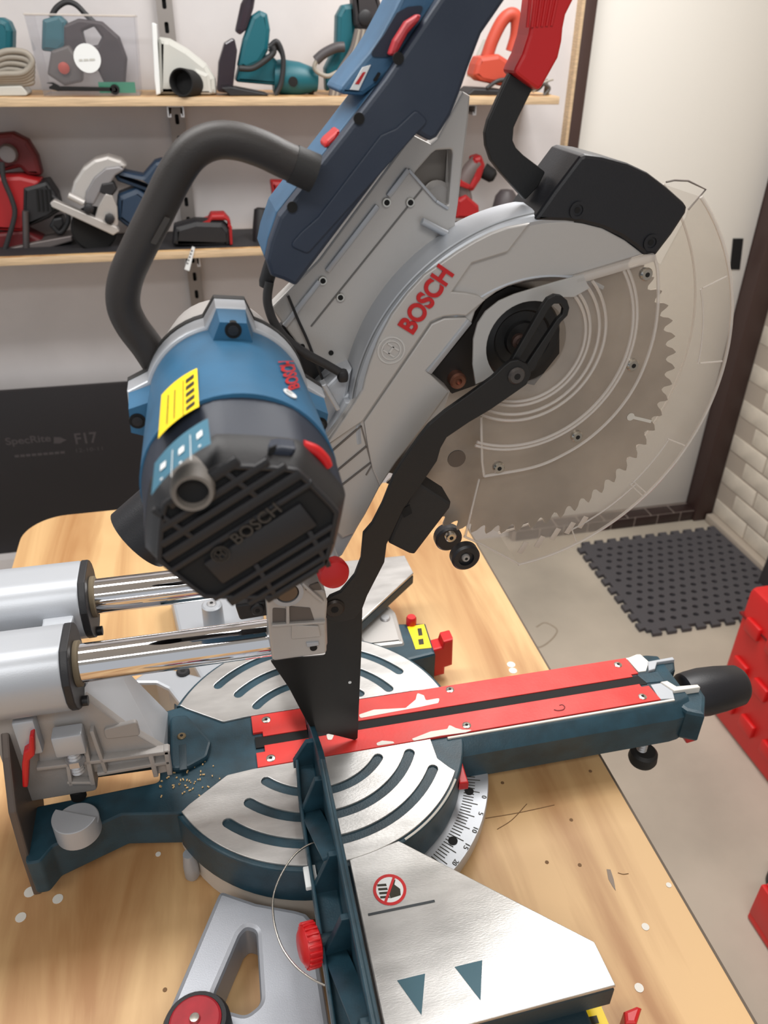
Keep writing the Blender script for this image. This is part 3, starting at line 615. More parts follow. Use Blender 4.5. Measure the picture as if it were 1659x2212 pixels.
# ---- slide rails, housings and bevel support
RZ = .191; RYN, RYF = -.045, .056
for ry, nm in ((RYN, 0), (RYF, 1)):
    lathe('slide_rail', [(.0183, 0), (.0183, .40)], (-.55, ry, RZ), (1, 0, 0), M['chrome'], SAW, 48)
    hs = -.356 if nm == 0 else -.350
    pr = []
    for i in range(24):
        t = 2 * math.pi * i / 24; cy, cz = math.cos(t), math.sin(t); r_ = .0365 if cz > -.3 else .0365
        y_ = ry + max(-.0375, min(.0375, .039 * cy)); z_ = RZ - .002 + max(-.042, min(.036, .041 * cz)); pr.append((y_, z_))
    plate('rail_housing', pr, 'X', -.95, hs, M['silverlt'], SAW, .002, 40)
    pr2 = [(ry + (y - ry) * 1.02, z) for y, z in pr]
    plate('rail_seal', pr2, 'X', hs, hs + .007, M['blackplast'], SAW, .001)
    lathe('wiper_ring', [(.0215, 0), (.0215, .004), (.0187, .005)], (hs + .007, ry, RZ), (1, 0, 0), mat('felt', (120, 108, 88), .9), SAW, 36)
    for dz in (-.036, ): lathe('seal_screw', [(.005, 0), (.005, .01), (0, .01)], (hs + .002, ry - .012, RZ + dz), (1, 0, 0), M['blackplast'], SAW, 12)
# web between housings
plate('housing_web', [[(-.95, -.02), (-.36, -.02), (-.355, .03), (-.95, .03)], fillet([(-.47, -.013), (-.385, -.013), (-.385, .024), (-.47, .024)], .01)], 'Z', RZ - .012, RZ + .008, M['silverlt'], SAW, .002)
# bevel support casting
bp = XZ(AY('H', '60,905 120,890 350,860 440,850 640,1000 860,1130 875,1225 800,1240 782,1197 480,1232 470,1290 355,1265 340,1195 200,1185 190,1050', -.050))
BS = plate('bevel_support', bp, 'Y', -.050, -.040, M['castgrey'], SAW, .0015)
for s, wd in (('190,1195 870,1110', .005), ('500,1222 870,1160', .005), ('430,1050 478,1275', .005), ('470,1000 545,1215', .004), ('770,1120 800,1235', .005), ('850,1100 870,1225', .005), ('350,1180 365,1280', .004), ('345,1265 480,1265', .004)):
    a, b = AY('H', s, -.053); bar('casting_rib', a, b, wd, .010, M['castgrey'], BS, (0, -1, 0), .001)
a = XZ(AY('H', '530,1010 700,970 720,1040 540,1060', -.053)); plate('casting_panel', fillet(a, .004), 'Y', -.053, -.048, M['castgrey'], BS, .001)
# sloping web down to the pivot
q1 = AZ('H', '430,770 640,742', .150); q2 = AZ('H', '858,935 858,1122', .0)
w0 = [q1[0], q1[1] + Vector((0, .07, 0)), q2[0], q2[1] + Vector((0, -.03, 0))]
bm = bmesh.new(); A_ = [bm.verts.new(v) for v in (Vector((-.352, -.046, .155)), Vector((-.330, .012, .150)), Vector((-.291, .066, .002)), Vector((-.291, .004, .002)), Vector((-.289, -.044, .055)))]
B_ = [bm.verts.new(v.co + Vector((-.012, 0, -.012))) for v in A_]
bm.faces.new(A_); bm.faces.new(list(reversed(B_)))
for i in range(5): bm.faces.new((A_[i], B_[i], B_[(i + 1) % 5], A_[(i + 1) % 5]))
add('support_web', bm2me(bm), M['silverlt'], BS)
box('support_core', (-.40, .0, .09), (.08, .09, .15), M['castgrey'], SAW, .004)
box('support_foot', (-.33, .028, .02), (.055, .04, .03), M['blackplast'], SAW, .004)
# stop bolt
b0 = AY('K', '415,275', -.060)[0]; box('stop_lug', b0, (.028, .016, .027), M['silverlt'], SAW, .002)
b1 = AY('K', '432,330', -.060)[0]; lathe('stop_bolt', [(.0055 + (.0012 if i % 2 else 0), -i * .002) for i in range(16)], (b1.x, b1.y, b1.z), (0, 0, 1), M['zinc'], SAW, 14)
lathe('bolt_nut', [(.009, 0), (.009, .007)], (b1.x, b1.y, b1.z - .018), (0, 0, 1), M['zinc'], SAW, 6)
# bevel scale plate at the rear
bq = YZ(AX('K', '60,150 128,150 200,380 212,560 245,740 232,930 270,1160 235,1178 150,900 85,690 75,300', -.425))
bq = [(-.03, .135), (.012, .125), (.02, .09), (.02, .03), (.0, .0), (-.02, -.03), (-.05, -.040), (-.080, -.076), (-.098, -.062), (-.095, .0), (-.088, .055), (-.06, .10)]
plate('bevel_plate', fillet(bq, .006), 'X', -.432, -.424, mat('bevel_plate', (96, 86, 80), .5, .4), SAW, .002)
lc = AY('K', '170,235', -.055)[0]; box('lever_head', lc, (.020, .014, .045), M['silverlt'], SAW, .003)
plate('bevel_lever', fillet(XZ(AY('K', '180,225 208,215 212,340 180,370 172,530 138,530 135,400 145,320 175,300', -.064)), .003), 'Y', -.070, -.060, M['red'], SAW, .002)
plate('rear_block', XZ(AY('K', '0,160 45,170 75,290 75,400 40,395 0,300', .0)), 'Y', -.01, .05, mat('rear_block', (92, 74, 54), .6), SAW, .004)
# eccentric stop disc with a step
ec = (-.3785, -.077)
lathe('stop_disc', [(0, -.002), (.022, -.002), (.022, .014), (.021, .015), (0, .015)], (ec[0], ec[1], 0), (0, 0, 1), M['silverlt'], SAW, 40)
hp = [(ec[0] + .022 * math.cos(math.radians(t)), ec[1] + .022 * math.sin(math.radians(t))) for t in range(150, 346, 8)]
plate('disc_step', hp, 'Z', .012, .024, M['silverlt'], SAW, .0008)
st = AZ('K', '400,620 470,620', .012); lathe('disc_screw', [(.008, 0), (.008, .012), (0, .013)], (st[0].x + .01, st[0].y + .006, .005), (0, 0, 1), M['deep'], SAW, 14)
# sawdust specks behind the table
dd = []
for i in range(70):
    p = AZ('K', '%d,%d' % (random.gauss(1080, 130), random.gauss(500, 70)), -.001)[0]
    if p.x > -.275 and p.y < -.035 and p.x < -.2 or True:
        if -.30 < p.x < -.205 and -.07 < p.y < .02: dd.append(box_me(p, (random.uniform(.001, .003), .0012, .0012), 0, Matrix.Rotation(random.uniform(0, 3), 3, 'Z')))
o = add('sawdust', join_me(dd), M['dust'], SAW); o['kind'] = 'stuff'
# ================================================================== MITRE SAW: head
B0 = (0.0858, 0.404)
def yz(k, s, y): return XZ(AY(k, s, y))
# ---- hinge block
hb = fillet(yz('I', '205,400 245,330 300,265 360,262 425,300 500,330 560,350 575,420 565,540 570,725 245,770 222,600', -.075), .004)
HB = plate('hinge_block', hb, 'Y', -.075, -.045, M['silver'], SAW, .002)
box('hinge_core', (-.140, .01, .205), (.05, .13, .06), M['silver'], SAW, .004)
p = AY('I', '330,345', -.076)[0]
lathe('pivot_ring', [(.0125, 0), (.0145, 0), (.0145, .005), (.0105, .005), (.0105, 0)], p, (0, -1, 0), M['silverlt'], HB, 30)
lathe('pivot_pin', [(.0102, 0), (.0102, .0035), (.009, .0045), (0, .0045)], p, (0, -1, 0), mat('pin', (110, 98, 86), .4, .8), HB, 26)
for s in ('245,450 325,455 322,540 245,545', '345,440 470,450 500,540 350,545', '440,330 520,300 545,345 440,345'):
    plate('pocket', fillet(yz('I', s, -.0752), .002), 'Y', -.0754, -.073, mat('pocket', (104, 98, 94), .5, .4), HB)
for s, wd in (('335,350 335,545', .003), ('240,550 560,530', .003), ('420,300 545,410', .003)):
    a, b = AY('I', s, -.076); bar('casting_rib', a, b, wd, .005, M['silver'], HB, (0, -1, 0), .0008)
plate('block_panel', fillet(yz('I', '358,545 520,555 535,620 358,635', -.0755), .002), 'Y', -.077, -.074, M['silver'], HB, .001)
plate('block_panel', fillet(yz('I', '445,655 520,650 525,670 450,682', -.0755), .001), 'Y', -.077, -.074, M['silverlt'], HB, .0008)
p = AY('I', '490,688', -.0755)[0]; lathe('set_screw', [(.0035, 0), (.0035, .001), (0, .001)], p, (0, -1, 0), M['deep'], HB, 12)
plate('clamp_bracket', fillet(yz('I', '20,430 205,405 225,490 50,520', -.060), .003), 'Y', -.062, -.04, M['blackplast'], SAW, .002)
p = AY('I', '155,460', -.063)[0]; screw_head('screw', p, (0, -1, 0), .0062, M['blackplast'], SAW, .002)
# red release knob
p = AY('I', '603,262', -.098)[0]
lathe('release_knob', [(0, 0), (.011, .0), (.0135, .003), (.014, .010), (.0125, .014), (.009, .0155), (0, .016)], p + Vector((.0005, .012, 0)), (.10, -1, .12), M['red'], SAW, 32)
lathe('knob_neck', [(.0095, 0), (.0095, .03)], p + Vector((-.004, .040, .012)), (.12, -1, -.25), M['silverlt'], SAW, 24)
lathe('knob_boss', [(.0125, 0), (.0125, .03)], p + Vector((-.006, .06, .012)), (0, -1, 0), M['silverlt'], SAW, 24)
# ---- chip deflector hanging behind the blade
df = yz('I', '230,760 560,730 560,500 640,440 782,395 775,700 752,1225 735,1236 640,1212 525,1187 470,1160 440,1110 340,920', -.020)
df = fillet(df, .002); DF = plate('chip_deflector', df, 'Y', -.0215, -.0195, M['blackplate'], SAW, .0005)
p = AY('I', '707,895', -.0217)[0]; lathe('pale_speck', [(.0018, 0), (.0018, .0006), (0, .0006)], p, (0, -1, 0), M['labelwhite'], DF, 10)  # small pale disc on the black plate
# ---- guard and arm casting
gout = '1240,220 1100,245 1000,280 900,330 800,390 700,460 600,530 500,640 400,770 320,920 270,1050 240,1150'
body = yz('E', gout + ' 222,1225 100,1400 0,1530 -70,1640 -40,1800 20,1960 60,2060 110,2110 180,2080 250,1965 330,1810 430,1660 600,1440 720,1345 755,1235 630,1130 880,830 905,755 960,690 1030,640 1100,605 1200,575 1300,557 1480,545 1700,480 1910,415 1800,330 1665,257 1550,228 1444,213', -.034)
GB = plate('upper_guard', body, 'Y', -.034, -.010, M['silver'], SAW, .0015)
p1 = yz('E', '1232,228 1100,252 1000,287 900,337 800,397 700,467 600,538 500,647 405,775 327,924 277,1054 247,1154 232,1226 20,1545 5,1570 232,1412 638,818 680,798 720,785 800,778 850,783 965,688 920,660 850,645 768,637 885,467 1100,400', -.038)
plate('raised_panel', p1, 'Y', -.0378, -.033, M['silver'], GB, .0012)
p2 = yz('E', '240,1418 643,830 720,796 850,792 872,812 612,1108 745,1235 600,1435 430,1655 335,1800 290,1700 262,1560', -.037)
plate('raised_panel', p2, 'Y', -.0368, -.033, M['silver'], GB, .0012)
a, b = AY('E', '868,808 622,1118', -.036); bar('lit_bevel', a, b, .006, .004, M['silverlt'], GB, (.7, -.7, .4), .001)
lathe('guard_rim', [(.158, .032), (.1665, .035), (.1700, .0325), (.1710, .0285), (.1722, .0275), (.1730, .020), (.1738, .0), (.172, -.014), (.155, -.014)], (B0[0], 0, B0[1]), (0, -1, 0), M['silverlt'], SAW, 60, 86.5, 186)
lathe('rim_groove', [(.1708, .0297), (.1716, .0290)], (B0[0], 0, B0[1]), (0, -1, 0), mat('groove', (120, 122, 124), .5, .5), SAW, 60, 87, 186, False)
lathe('hub_lip', [(.104, .016), (.1095, .028), (.1125, .0345), (.1155, .0335)], (B0[0] - .008, 0, B0[1] + .008), (0, -1, 0), M['silverlt'], SAW, 40, 62, 150, False)
for s in ('1205,905 1375,757', '1255,985 1402,862', '1275,1062 1425,945'):
    a, b = AY('G', s, -.0345); bar('panel_groove', a, b, .0016, .0012, mat('groove_dark', (96, 90, 86), .6), GB, (0, -1, 0))
for s in ('1375,757 1430,960', '1430,960 1400,1010'):
    a, b = AY('G', s, -.0345); bar('panel_groove', a, b, .0012, .0012, mat('groove_dark2', (110, 102, 96), .6), GB, (0, -1, 0))
a, b = AY('E', '532,893 778,532', -.0381); text('lettering', 'BOSCH', a, b, (0, -1, 0), M['redtext'], GB, .0165, .0012, .032)
c = AY('E', '400,985', -.038)[0]
def ring_logo(c, r, yv, m, par, tilt=0.0):
    C2 = (c.x, c.z); plate('emblem', [circle(C2, r, 36), circle(C2, r * .88, 36)], 'Y', yv - .0009, yv, m, par); plate('emblem', [circle(C2, r * .72, 30), circle(C2, r * .62, 30)], 'Y', yv - .0009, yv, m, par)
    ct, st = math.cos(tilt), math.sin(tilt)
    for a0, a1, b0, b1 in ((-.34, -.22, -.5, .5), (.22, .34, -.5, .5), (-.3, .3, -.07, .07)):
        q = [(a0, b0), (a1, b0), (a1, b1), (a0, b1)]; plate('emblem', [(c.x + r * (x * ct - z * st), c.z + r * (x * st + z * ct)) for x, z in q], 'Y', yv - .0009, yv, m, par)
ring_logo(c, .0118, -.0378, M['logo'], GB, math.radians(55))
# arm side strip going down to the hinge
plate('head_arm', yz('P', '690,960 745,868 800,860 800,1000 790,1110 740,1200 700,1230 650,1200 640,1050', -.028), 'Y', -.028, .03, M['silverlt'], SAW, .002)
a, b = AY('G', '1165,1430 1250,1200', -.045); tube('torsion_sleeve', [a + Vector((0, .03, 0)), b + Vector((0, .03, 0))], .008, M['silverlt'], SAW, 16, False)
# pale web and clips beside the cable
plate('cable_clip', yz('D', '1165,1360 1185,1350 1260,1480 1240,1490', -.030), 'Y', -.040, -.028, M['silverlt'], SAW, .001)
plate('gear_web', yz('D', '1150,1440 1260,1330 1330,1300 1310,1420 1380,1400 1330,1480 1200,1640 1160,1560', -.020), 'Y', -.020, .02, M['silverlt'], SAW, .003)
# ---- screw plate (upper arm)
sp = yz('P', '585,665 640,610 690,560 890,290 931,311 946,298 1001,198 1016,207 1012,260 1003,330 990,440 984,480 985,540 930,600 830,760 790,880 745,815 690,775 640,740', .004)
hole = fillet(yz('B', '880,790 905,770 985,765 990,790 968,1055 930,1042 860,965 790,893', .004), .003)
SP = plate('head_plate', [sp, hole], 'Y', .004, .020, M['silver'], SAW, .0015)
plate('plate_back', yz('B', '770,900 900,740 1000,750 990,1080 920,1090', .022), 'Y', .021, .026, mat('dim_silver', (120, 114, 108), .5, .5), SP)
for s in ('882,366 838,424', '816,444 706,586', '690,607 614,704'):
    a, b = AY('P', s, .003); bar('plate_ridge', a, b, .0045, .004, M['silverlt'], SP, (0, -1, 0), .001)
for s in ('882,366 942,434', '942,434 968,450'):
    a, b = AY('P', s, .003); bar('plate_ridge', a, b, .0025, .003, M['silverlt'], SP, (0, -1, 0), .0008)
a, b = AY('P', '912,408 672,705', .0035); bar('plate_groove', a, b, .0012, .001, mat('groove_mid', (110, 108, 106), .5, .4), SP, (0, -1, 0))
for s in ('835,437', '886,437', '697,606', '735,642'):
    p = AY('P', s, .003)[0]; o = lathe('screw_boss', [(.0036, 0), (.0034, .0015), (.0023, .0015), (.0023, .0005), (0, .0005)], p, (0, -1, 0), M['screw'], SP, 16); lathe('screw_hole', [(.0022, 0), (0, 0.0001)], p + Vector((0, -.0012, 0)), (0, -1, 0), M['deep'], o, 10, close=False)
for s in ('653,748', '715,762'):
    p = AY('P', s, .0035)[0]; lathe('plate_hole', [(.0022, 0), (.0022, .0006), (0, .0006)], p, (0, -1, 0), M['deep'], SP, 12)
a, b = AY('E', '585,215 730,290', -.002); tube('plate_pin', [a, b], .0030, M['silverlt'], SP, 14, False)
p = AY('B', '905,1000', .018)[0]; lathe('spring_bolt', [(.012, 0), (.012, .004), (.009, .007), (0, .007)], p, (0, -1, 0), M['castgrey'], SAW, 20)
a = AY('P', '600,675 650,610', .0); bar('dark_bracket', AY('P', '605,700', .018)[0], AY('P', '745,830', .018)[0], .05, .01, M['blackplast'], SAW, (0, -1, 0), .002)
# ---- grip housing (navy side, blue top)
edge = '575,563 583,525 603,468 700,345 745,288 835,170 950,-2 1010,-85'
rgt = '1150,-85 1092,0 1042,72 1012,150 995,200 975,250 945,297 930,305 897,287 868,318 640,619 612,606 585,597'
GH = plate('grip_housing', fillet(yz('P', edge + ' ' + rgt, -.050), .003), 'Y', -.050, -.034, M['navy'], SAW, .003)
bl = yz('P', '574,563 582,525 602,467 699,344 744,287 834,169 949,-3 1009,-86 1145,-80 1035,70 905,270 860,310 640,615 612,600 585,590', -.050)
plate('blue_shell', fillet(bl, .002), 'Y', -.034, .022, M['bluelt'], GH, .002)
# shallow panel on the navy side
plate('side_panel', fillet(yz('B', '300,1110 620,690 700,655 800,560 870,620 800,690 250,1300 150,1260 210,1190', -.0505), .004), 'Y', -.0515, -.049, M['navy'], GH, .0012)
# notches along the edge
for s in ('860,126', '775,256', '631,447'):
    p = AY('P', s, -.0505)[0]; u1 = Vector((.60, 0, .80)); lathe('edge_notch', [(.0038, 0), (.0038, .0012), (0, .0012)], p, (0, -1, 0), M['deep'], GH, 18)
# switch housing block with label, trigger recess, rocker
sh = yz('B', '528,492 424,482 408,462 420,440 480,365 560,270 620,180 690,50 750,-70 1000,-70 900,70 790,220 700,345 600,440', -.034)
SWH = plate('switch_housing', fillet(sh, .002), 'Y', -.036, .022, M['bluelt'], GH, .003)
plate('trigger_recess', fillet(yz('B', '556,292 640,175 705,65 760,35 850,25 800,110 700,262 668,292', -.0365), .003), 'Y', -.0372, -.0355, mat('recess_navy', (26, 38, 56), .6), GH)
plate('trigger', fillet(yz('B', '648,280 675,205 735,110 795,72 812,80 800,110 745,170 700,255 680,285', -.037), .003), 'Y', -.048, -.036, mat('trigger_red', (176, 44, 52), .45), GH, .003)
plate('type_label', yz('B', '465,458 528,345 570,332 508,462', -.037), 'Y', -.0378, -.0362, M['labelwhite'], GH); plate('label_print', yz('B', '490,430 530,370 545,368 510,432', -.0379), 'Y', -.0383, -.0377, M['redtext'], GH)
plate('housing_slot', fillet(yz('B', '582,412 610,368 622,375 598,418', -.037), .002), 'Y', -.0378, -.0362, M['deep'], GH)
plate('rocker_frame', yz('B', '330,795 345,745 425,660 448,655 440,690 360,790', -.030), 'Y', -.034, -.005, M['blackplast'], GH, .001)
plate('rocker_switch', fillet(yz('B', '332,735 345,715 405,662 420,672 400,715 355,760 335,758', -.031), .003), 'Y', -.034, -.010, M['red'], GH, .003)
# cord gland
p = AY('D', '880,790', -.02)[0]; lathe('cord_gland', [(.0052, -.012), (.0058, 0), (.0058, .010), (.0045, .014)], p + Vector((.004, 0, 0)), (-.35, 0, -1), M['blackplast'], SAW, 18)
cb = AY('D', '905,850 895,920 900,980 930,1060 990,1140 1080,1210 1190,1270 1285,1325', -.025)
tube('power_cable', cb, .0036, M['corddk'], SAW, 14)
th = AY('D', '1000,920 1050,1040 1100,1150 1150,1280 1190,1380', .0); tube('spring_wire', th, .0012, M['corddk'], SAW, 6)
p = AY('D', '1280,1330', -.025)[0]; box('cable_grommet', p, (.009, .010, .011), M['blackplast'], SAW, .003)
# ---- black carry handle
hp = AY('P', '345,790 318,748 283,700 266,655 272,600 300,535 340,455 380,375 415,328 460,305 510,305 565,322 615,346 662,367', -.062)
tube('carry_handle', hp, .0118, M['handle'], SAW, 24, True, 6)
a = hp[-1]; b = hp[-2]; d_ = (a - b).normalized(); lathe('handle_collar', [(.0125, -.010), (.0128, .006)], a, d_, M['rubber'], SAW, 28)
mk_ = AY('D', '300,650 405,520', -.083); plate('grip_marking', [circle((0, 0), .0001, 3)] if False else fillet(yz('D', '295,650 325,660 400,525 370,515', -.073), .001), 'Y', -.0738, -.070, mat('grip_mark', (56, 51, 48), .5), SAW)
# ---- motor
MX, MZ = -.1885, .462; MA = (0, -1, 0); MO = (MX, 0, MZ); MR = .0575
def ear_ring(r0, r1, hw, angs, inner=None):
    pts = []; a = max(angs) + math.degrees(math.asin((hw * 1.7) / r0)) - 360
    for ang in sorted(angs):
        t1 = ang - math.degrees(math.asin((hw * 1.7) / r0)); t2 = ang + math.degrees(math.asin((hw * 1.7) / r0))
        n = max(2, int((t1 - a) / 6)); pts += [(MX + r0 * math.cos(math.radians(a + (t1 - a) * i / n)), MZ + r0 * math.sin(math.radians(a + (t1 - a) * i / n))) for i in range(n + 1)]
        u = Vector((math.cos(math.radians(ang)), math.sin(math.radians(ang)))); v = Vector((u.y, -u.x))
        pts += [tuple(Vector((MX, MZ)) + u * r1 + v * hw), tuple(Vector((MX, MZ)) + u * r1 - v * hw)]; a = t2
    return pts
EA = (84, 177, 264, 356)
EA2 = (10, 84, 177, 264)
flo = ear_ring(.0590, .0705, .0105, (84, 177, 264, 350))
plate('motor_flange', flo, 'Y', -.096, -.074, M['silverlt'], SAW, .002)
plate('flange_gasket', ear_ring(.0598, .0712, .0108, (84, 177, 264, 350)), 'Y', -.076, -.068, M['rubber'], SAW, .001)
lathe('gear_case', [(.050, .070), (.052, .03), (.045, -.01)], MO, MA, M['castgrey'], SAW, 40)
MB = lathe('motor_body', [(.0562, .094), (.0572, .12), (.0580, .160), (.0590, .218)], MO, MA, M['blue'], SAW, 64)
for ang in (84, 177, 264, 350):
    u = Vector((math.cos(math.radians(ang)), 0, math.sin(math.radians(ang)))); v = Vector((u.z, 0, -u.x)); c = Vector((MX, 0, MZ)); Yv = Vector((0, -1, 0))
    s0 = [c + u * .050 + v * -.017 + Yv * .0955, c + u * .0695 + v * -.0098 + Yv * .0955, c + u * .0695 + v * .0098 + Yv * .0955, c + u * .050 + v * .017 + Yv * .0955]
    s1 = [c + u * .050 + v * -.0150 + Yv * .122, c + u * .0685 + v * -.0088 + Yv * .122, c + u * .0685 + v * .0088 + Yv * .122, c + u * .050 + v * .0150 + Yv * .122]
    lg_ = add('mount_lug', loft_me([s0, s1]), M['blue'], MB)
    q = c + u * .0635 + Yv * .122; lathe('lug_hole', [(.0056, -.004), (.0056, .0005), (0, .0005)], q, (0, -1, 0), M['deep'], lg_, 20); lathe('lug_screw', [(.0036, 0), (.0036, .0012), (0, .0015)], q + Yv * .0003, (0, -1, 0), M['blackplast'], lg_, 12)
# navy front shell and black vented end cap (octagonal)
def octr(R_, rot=22.5, bl_=.55, n=64):
    out = []
    for i in range(n):
        t = 360 * i / n; a = ((t - rot) % 45) - 22.5; ro = R_ * math.cos(math.radians(22.5)) / math.cos(math.radians(a)); r = R_ * (1 - bl_) * .985 + ro * bl_; out.append((math.cos(math.radians(t)) * r, math.sin(math.radians(t)) * r))
    return out
def sect(R_, y, bl_=.55, zs=1.0, dz=0.0): return [Vector((MX + a, y, MZ + dz + b * zs)) for a, b in octr(R_, 12, bl_)]
NS = add('motor_shell', loft_me([sect(.0592, -.212, 0), sect(.0596, -.2155, .1, .985), sect(.0596, -.228, .5, .94, -.002), sect(.0592, -.250, .8, .91, -.004)]), M['navymot'], SAW)
EC = add('end_cap', loft_me([sect(.0590, -.248, .8, .91, -.003), sect(.0585, -.255, .9, .91, -.003), sect(.0548, -.263, .9, .90, -.003), sect(.0512, -.268, .9, .90, -.003)]), M['blackplast'], SAW)
plate('vent_ground', [(MX + a, MZ - .003 + b * .90) for a, b in octr(.0495, 12, .9)], 'Y', -.2686, -.2666, M['deep'], EC)
VA, VB = AY('G', '390,1310 960,950', -.262); vd = (VB - VA); vd.y = 0; vd.normalize(); vn = Vector((-vd.z, 0, vd.x)); mc = Vector((MX, -.2695, MZ - .003))
def chord(off, R_=.0470):
    return math.sqrt(max(0, R_ * R_ - off * off))
for off, wd, gap in ((.0415, .006, 0), (.032, .0045, 0), (.024, .0045, 0), (.0158, .006, 0), (.0072, .0035, 1), (-.0235, .0035, 1), (-.031, .006, 0), (-.0385, .0035, 0), (-.0435, .004, 0)):
    L_ = chord(abs(off)); bar('vent_rib', mc + vn * off - vd * L_, mc + vn * off + vd * L_, wd, .0042, M['blackplast'], EC, (0, -1, 0), .0008)
bar('name_panel', mc + vn * -.0085 - vd * .030, mc + vn * -.0085 + vd * .034, .018, .0045, M['blackplast'], EC, (0, -1, 0), .001)
for f in (-.030, .012): bar('vent_rib', mc + vd * f + vn * .044, mc + vd * (f + .006) + vn * .016, .003, .0040, M['blackplast'], EC, (0, -1, 0), .0005)
for f in (-.012, .024): bar('vent_rib', mc + vd * f - vn * .046, mc + vd * (f + .004) - vn * .018, .003, .0040, M['blackplast'], EC, (0, -1, 0), .0005)
add('cap_rim', plate_me([[(MX + a, MZ - .003 + b * .90) for a, b in octr(.0520, 12, .9)], [(MX + a, MZ - .003 + b * .90) for a, b in octr(.0487, 12, .9)]], 'Y', -.2715, -.2665, .001), M['blackplast'], EC)
ta, tb_ = AY('G', '745,1365 972,1192', -.2725); text('lettering', 'BOSCH', ta, tb_, (0, -1, 0), M['logodark'], EC, .0075, .0008, .01)
c = AY('G', '655,1415', -.2725)[0]; ring_logo(c, .0052, -.2722, M['logodark'], EC, math.radians(35))
p = AY('G', '515,1062', -.268)[0]
lathe('brush_tube', [(.0112, -.02), (.0115, .006), (.0105, .009), (.0085, .009), (.0082, .004)], p, (-.05, -1, 0), mat('dull_grey', (112, 106, 100), .6), SAW, 28)
lathe('tube_bore', [(.0084, -.0), (0, -.0)], p + Vector((0, -.0045, 0)), (-.05, -1, 0), M['deep'], SAW, 20, close=False)
q = AY('G', '1140,900', -.235)[0]; tube('brush_cap', AY('G', '1075,858 1140,885 1185,930 1200,965', -.246), .0034, M['red'], SAW, 10)
plate('cap_latch', fillet(yz('G', '900,850 960,840 1040,850 1030,880 930,945 880,905', -.256), .002), 'Y', -.262, -.250, M['navymot'], SAW, .002)
plate('latch_hole', yz('G', '905,870 945,855 930,895 895,905', -.2625), 'Y', -.2630, -.2618, M['deep'], SAW)
# patches wrapped on the motor barrel
def cyl_hit(pp, off, R_=None):
    R_ = (R_ or MR) + off; r = ray(pp); ox, oz = CAM.x - MX, CAM.z - MZ
    a = r.x ** 2 + r.z ** 2; b = 2 * (ox * r.x + oz * r.z); cc = ox * ox + oz * oz - R_ * R_; D = b * b - 4 * a * cc
    if D < 0:
        h = CAM + r * (-b / (2 * a)); rd_ = Vector((h.x - MX, 0, h.z - MZ)); rd_ = rd_.normalized() * R_; return Vector((MX + rd_.x, h.y, MZ + rd_.z))
    return CAM + r * ((-b - math.sqrt(D)) / (2 * a))
def cyl_q(Q, u, v, off, R_):
    R_ = R_ or MR; cs = []
    for p_ in Q:
        h = cyl_hit(p_, off, R_); cs.append((math.atan2(h.z - MZ, h.x - MX), h.y))
    cs = [((t + 2 * math.pi) if t < -1.0 else t, y) for t, y in cs]; t, y = bil(cs, u, v)
    return Vector((MX + (R_ + off) * math.cos(t), y, MZ + (R_ + off) * math.sin(t)))
def bil(Q, u, v): return tuple((Q[0][i] * (1 - u) * (1 - v) + Q[1][i] * u * (1 - v) + Q[2][i] * u * v + Q[3][i] * (1 - u) * v) for i in (0, 1))
def patch(name, Q, m, par, off=.0006, n=10, R_=None):
    bm = bmesh.new(); G_ = [[bm.verts.new(cyl_q(Q, i / n, j / n, off, R_)) for i in range(n + 1)] for j in range(n + 1)]
    for j in range(n):
        for i in range(n): bm.faces.new((G_[j][i], G_[j][i + 1], G_[j + 1][i + 1], G_[j + 1][i]))
    me = bm2me(bm); return add(name, me, m, par, 80)
def sub(Q, u0, v0, u1, v1): return [bil(Q, u0, v0), bil(Q, u1, v0), bil(Q, u1, v1), bil(Q, u0, v1)]
YL = px('G', '335,825 352,600 535,462 545,660'); YL = [YL[1], YL[2], YL[3], YL[0]]
lb = patch('warning_label', YL, M['yellow'], MB, .0010, 10, .0585)
patch('label_print', sub(YL, .60, .04, .615, .9), M['labelink'], lb, .0016, 6, .0583)
for i in range(5): patch('label_print', sub(YL, .68, .08 + i * .17, .90, .17 + i * .17), M['labelink'], lb, .0016, 4, .0583)
for i in range(5): patch('label_print', sub(YL, .10 + i * .09, .12, .12 + i * .09, .8), M['labelink'], lb, .0016, 4, .0583) if i % 2 else None
IL = px('G', '318,950 590,720 605,850 300,1115')
il = patch('info_label', IL, M['labelblue'], NS, .0012, 10, .0605)
for u0 in (.33, .66): patch('label_line', sub(IL, u0, .05, u0 + .012, .95), M['labelwhite'], il, .0018, 4, .0605)
for u0 in (.12, .45, .78):
    patch('label_print', sub(IL, u0, .22, u0 + .10, .42), M['labelwhite'], il, .0018, 4, .0605); patch('label_print', sub(IL, u0 + .02, .70, u0 + .06, .76), M['labelwhite'], il, .0018, 3, .0605)
TQ = px('G', '948,428 1030,425 1062,560 1005,578')
def cyl_text(name, s, Q, m, par, off, R_):
    cu = bpy.data.curves.new('t', 'FONT'); cu.body = s; cu.offset = .03; o = bpy.data.objects.new('t', cu); COL.objects.link(o); dg = bpy.context.evaluated_depsgraph_get()
    me = bpy.data.meshes.new_from_object(o.evaluated_get(dg)); bpy.data.objects.remove(o, do_unlink=True)
    xs = [v.co.x for v in me.vertices]; ys = [v.co.y for v in me.vertices]
    for v in me.vertices: v.co = cyl_q(Q, (v.co.x - min(xs)) / (max(xs) - min(xs)), 1 - (v.co.y - min(ys)) / (max(ys) - min(ys)), off, R_)
    me.materials.clear(); return add(name, me, m, par)
cyl_text('lettering', 'BOSCH', [TQ[3], TQ[0], TQ[1], TQ[2]], M['redtext'], MB, .0010, .0583)
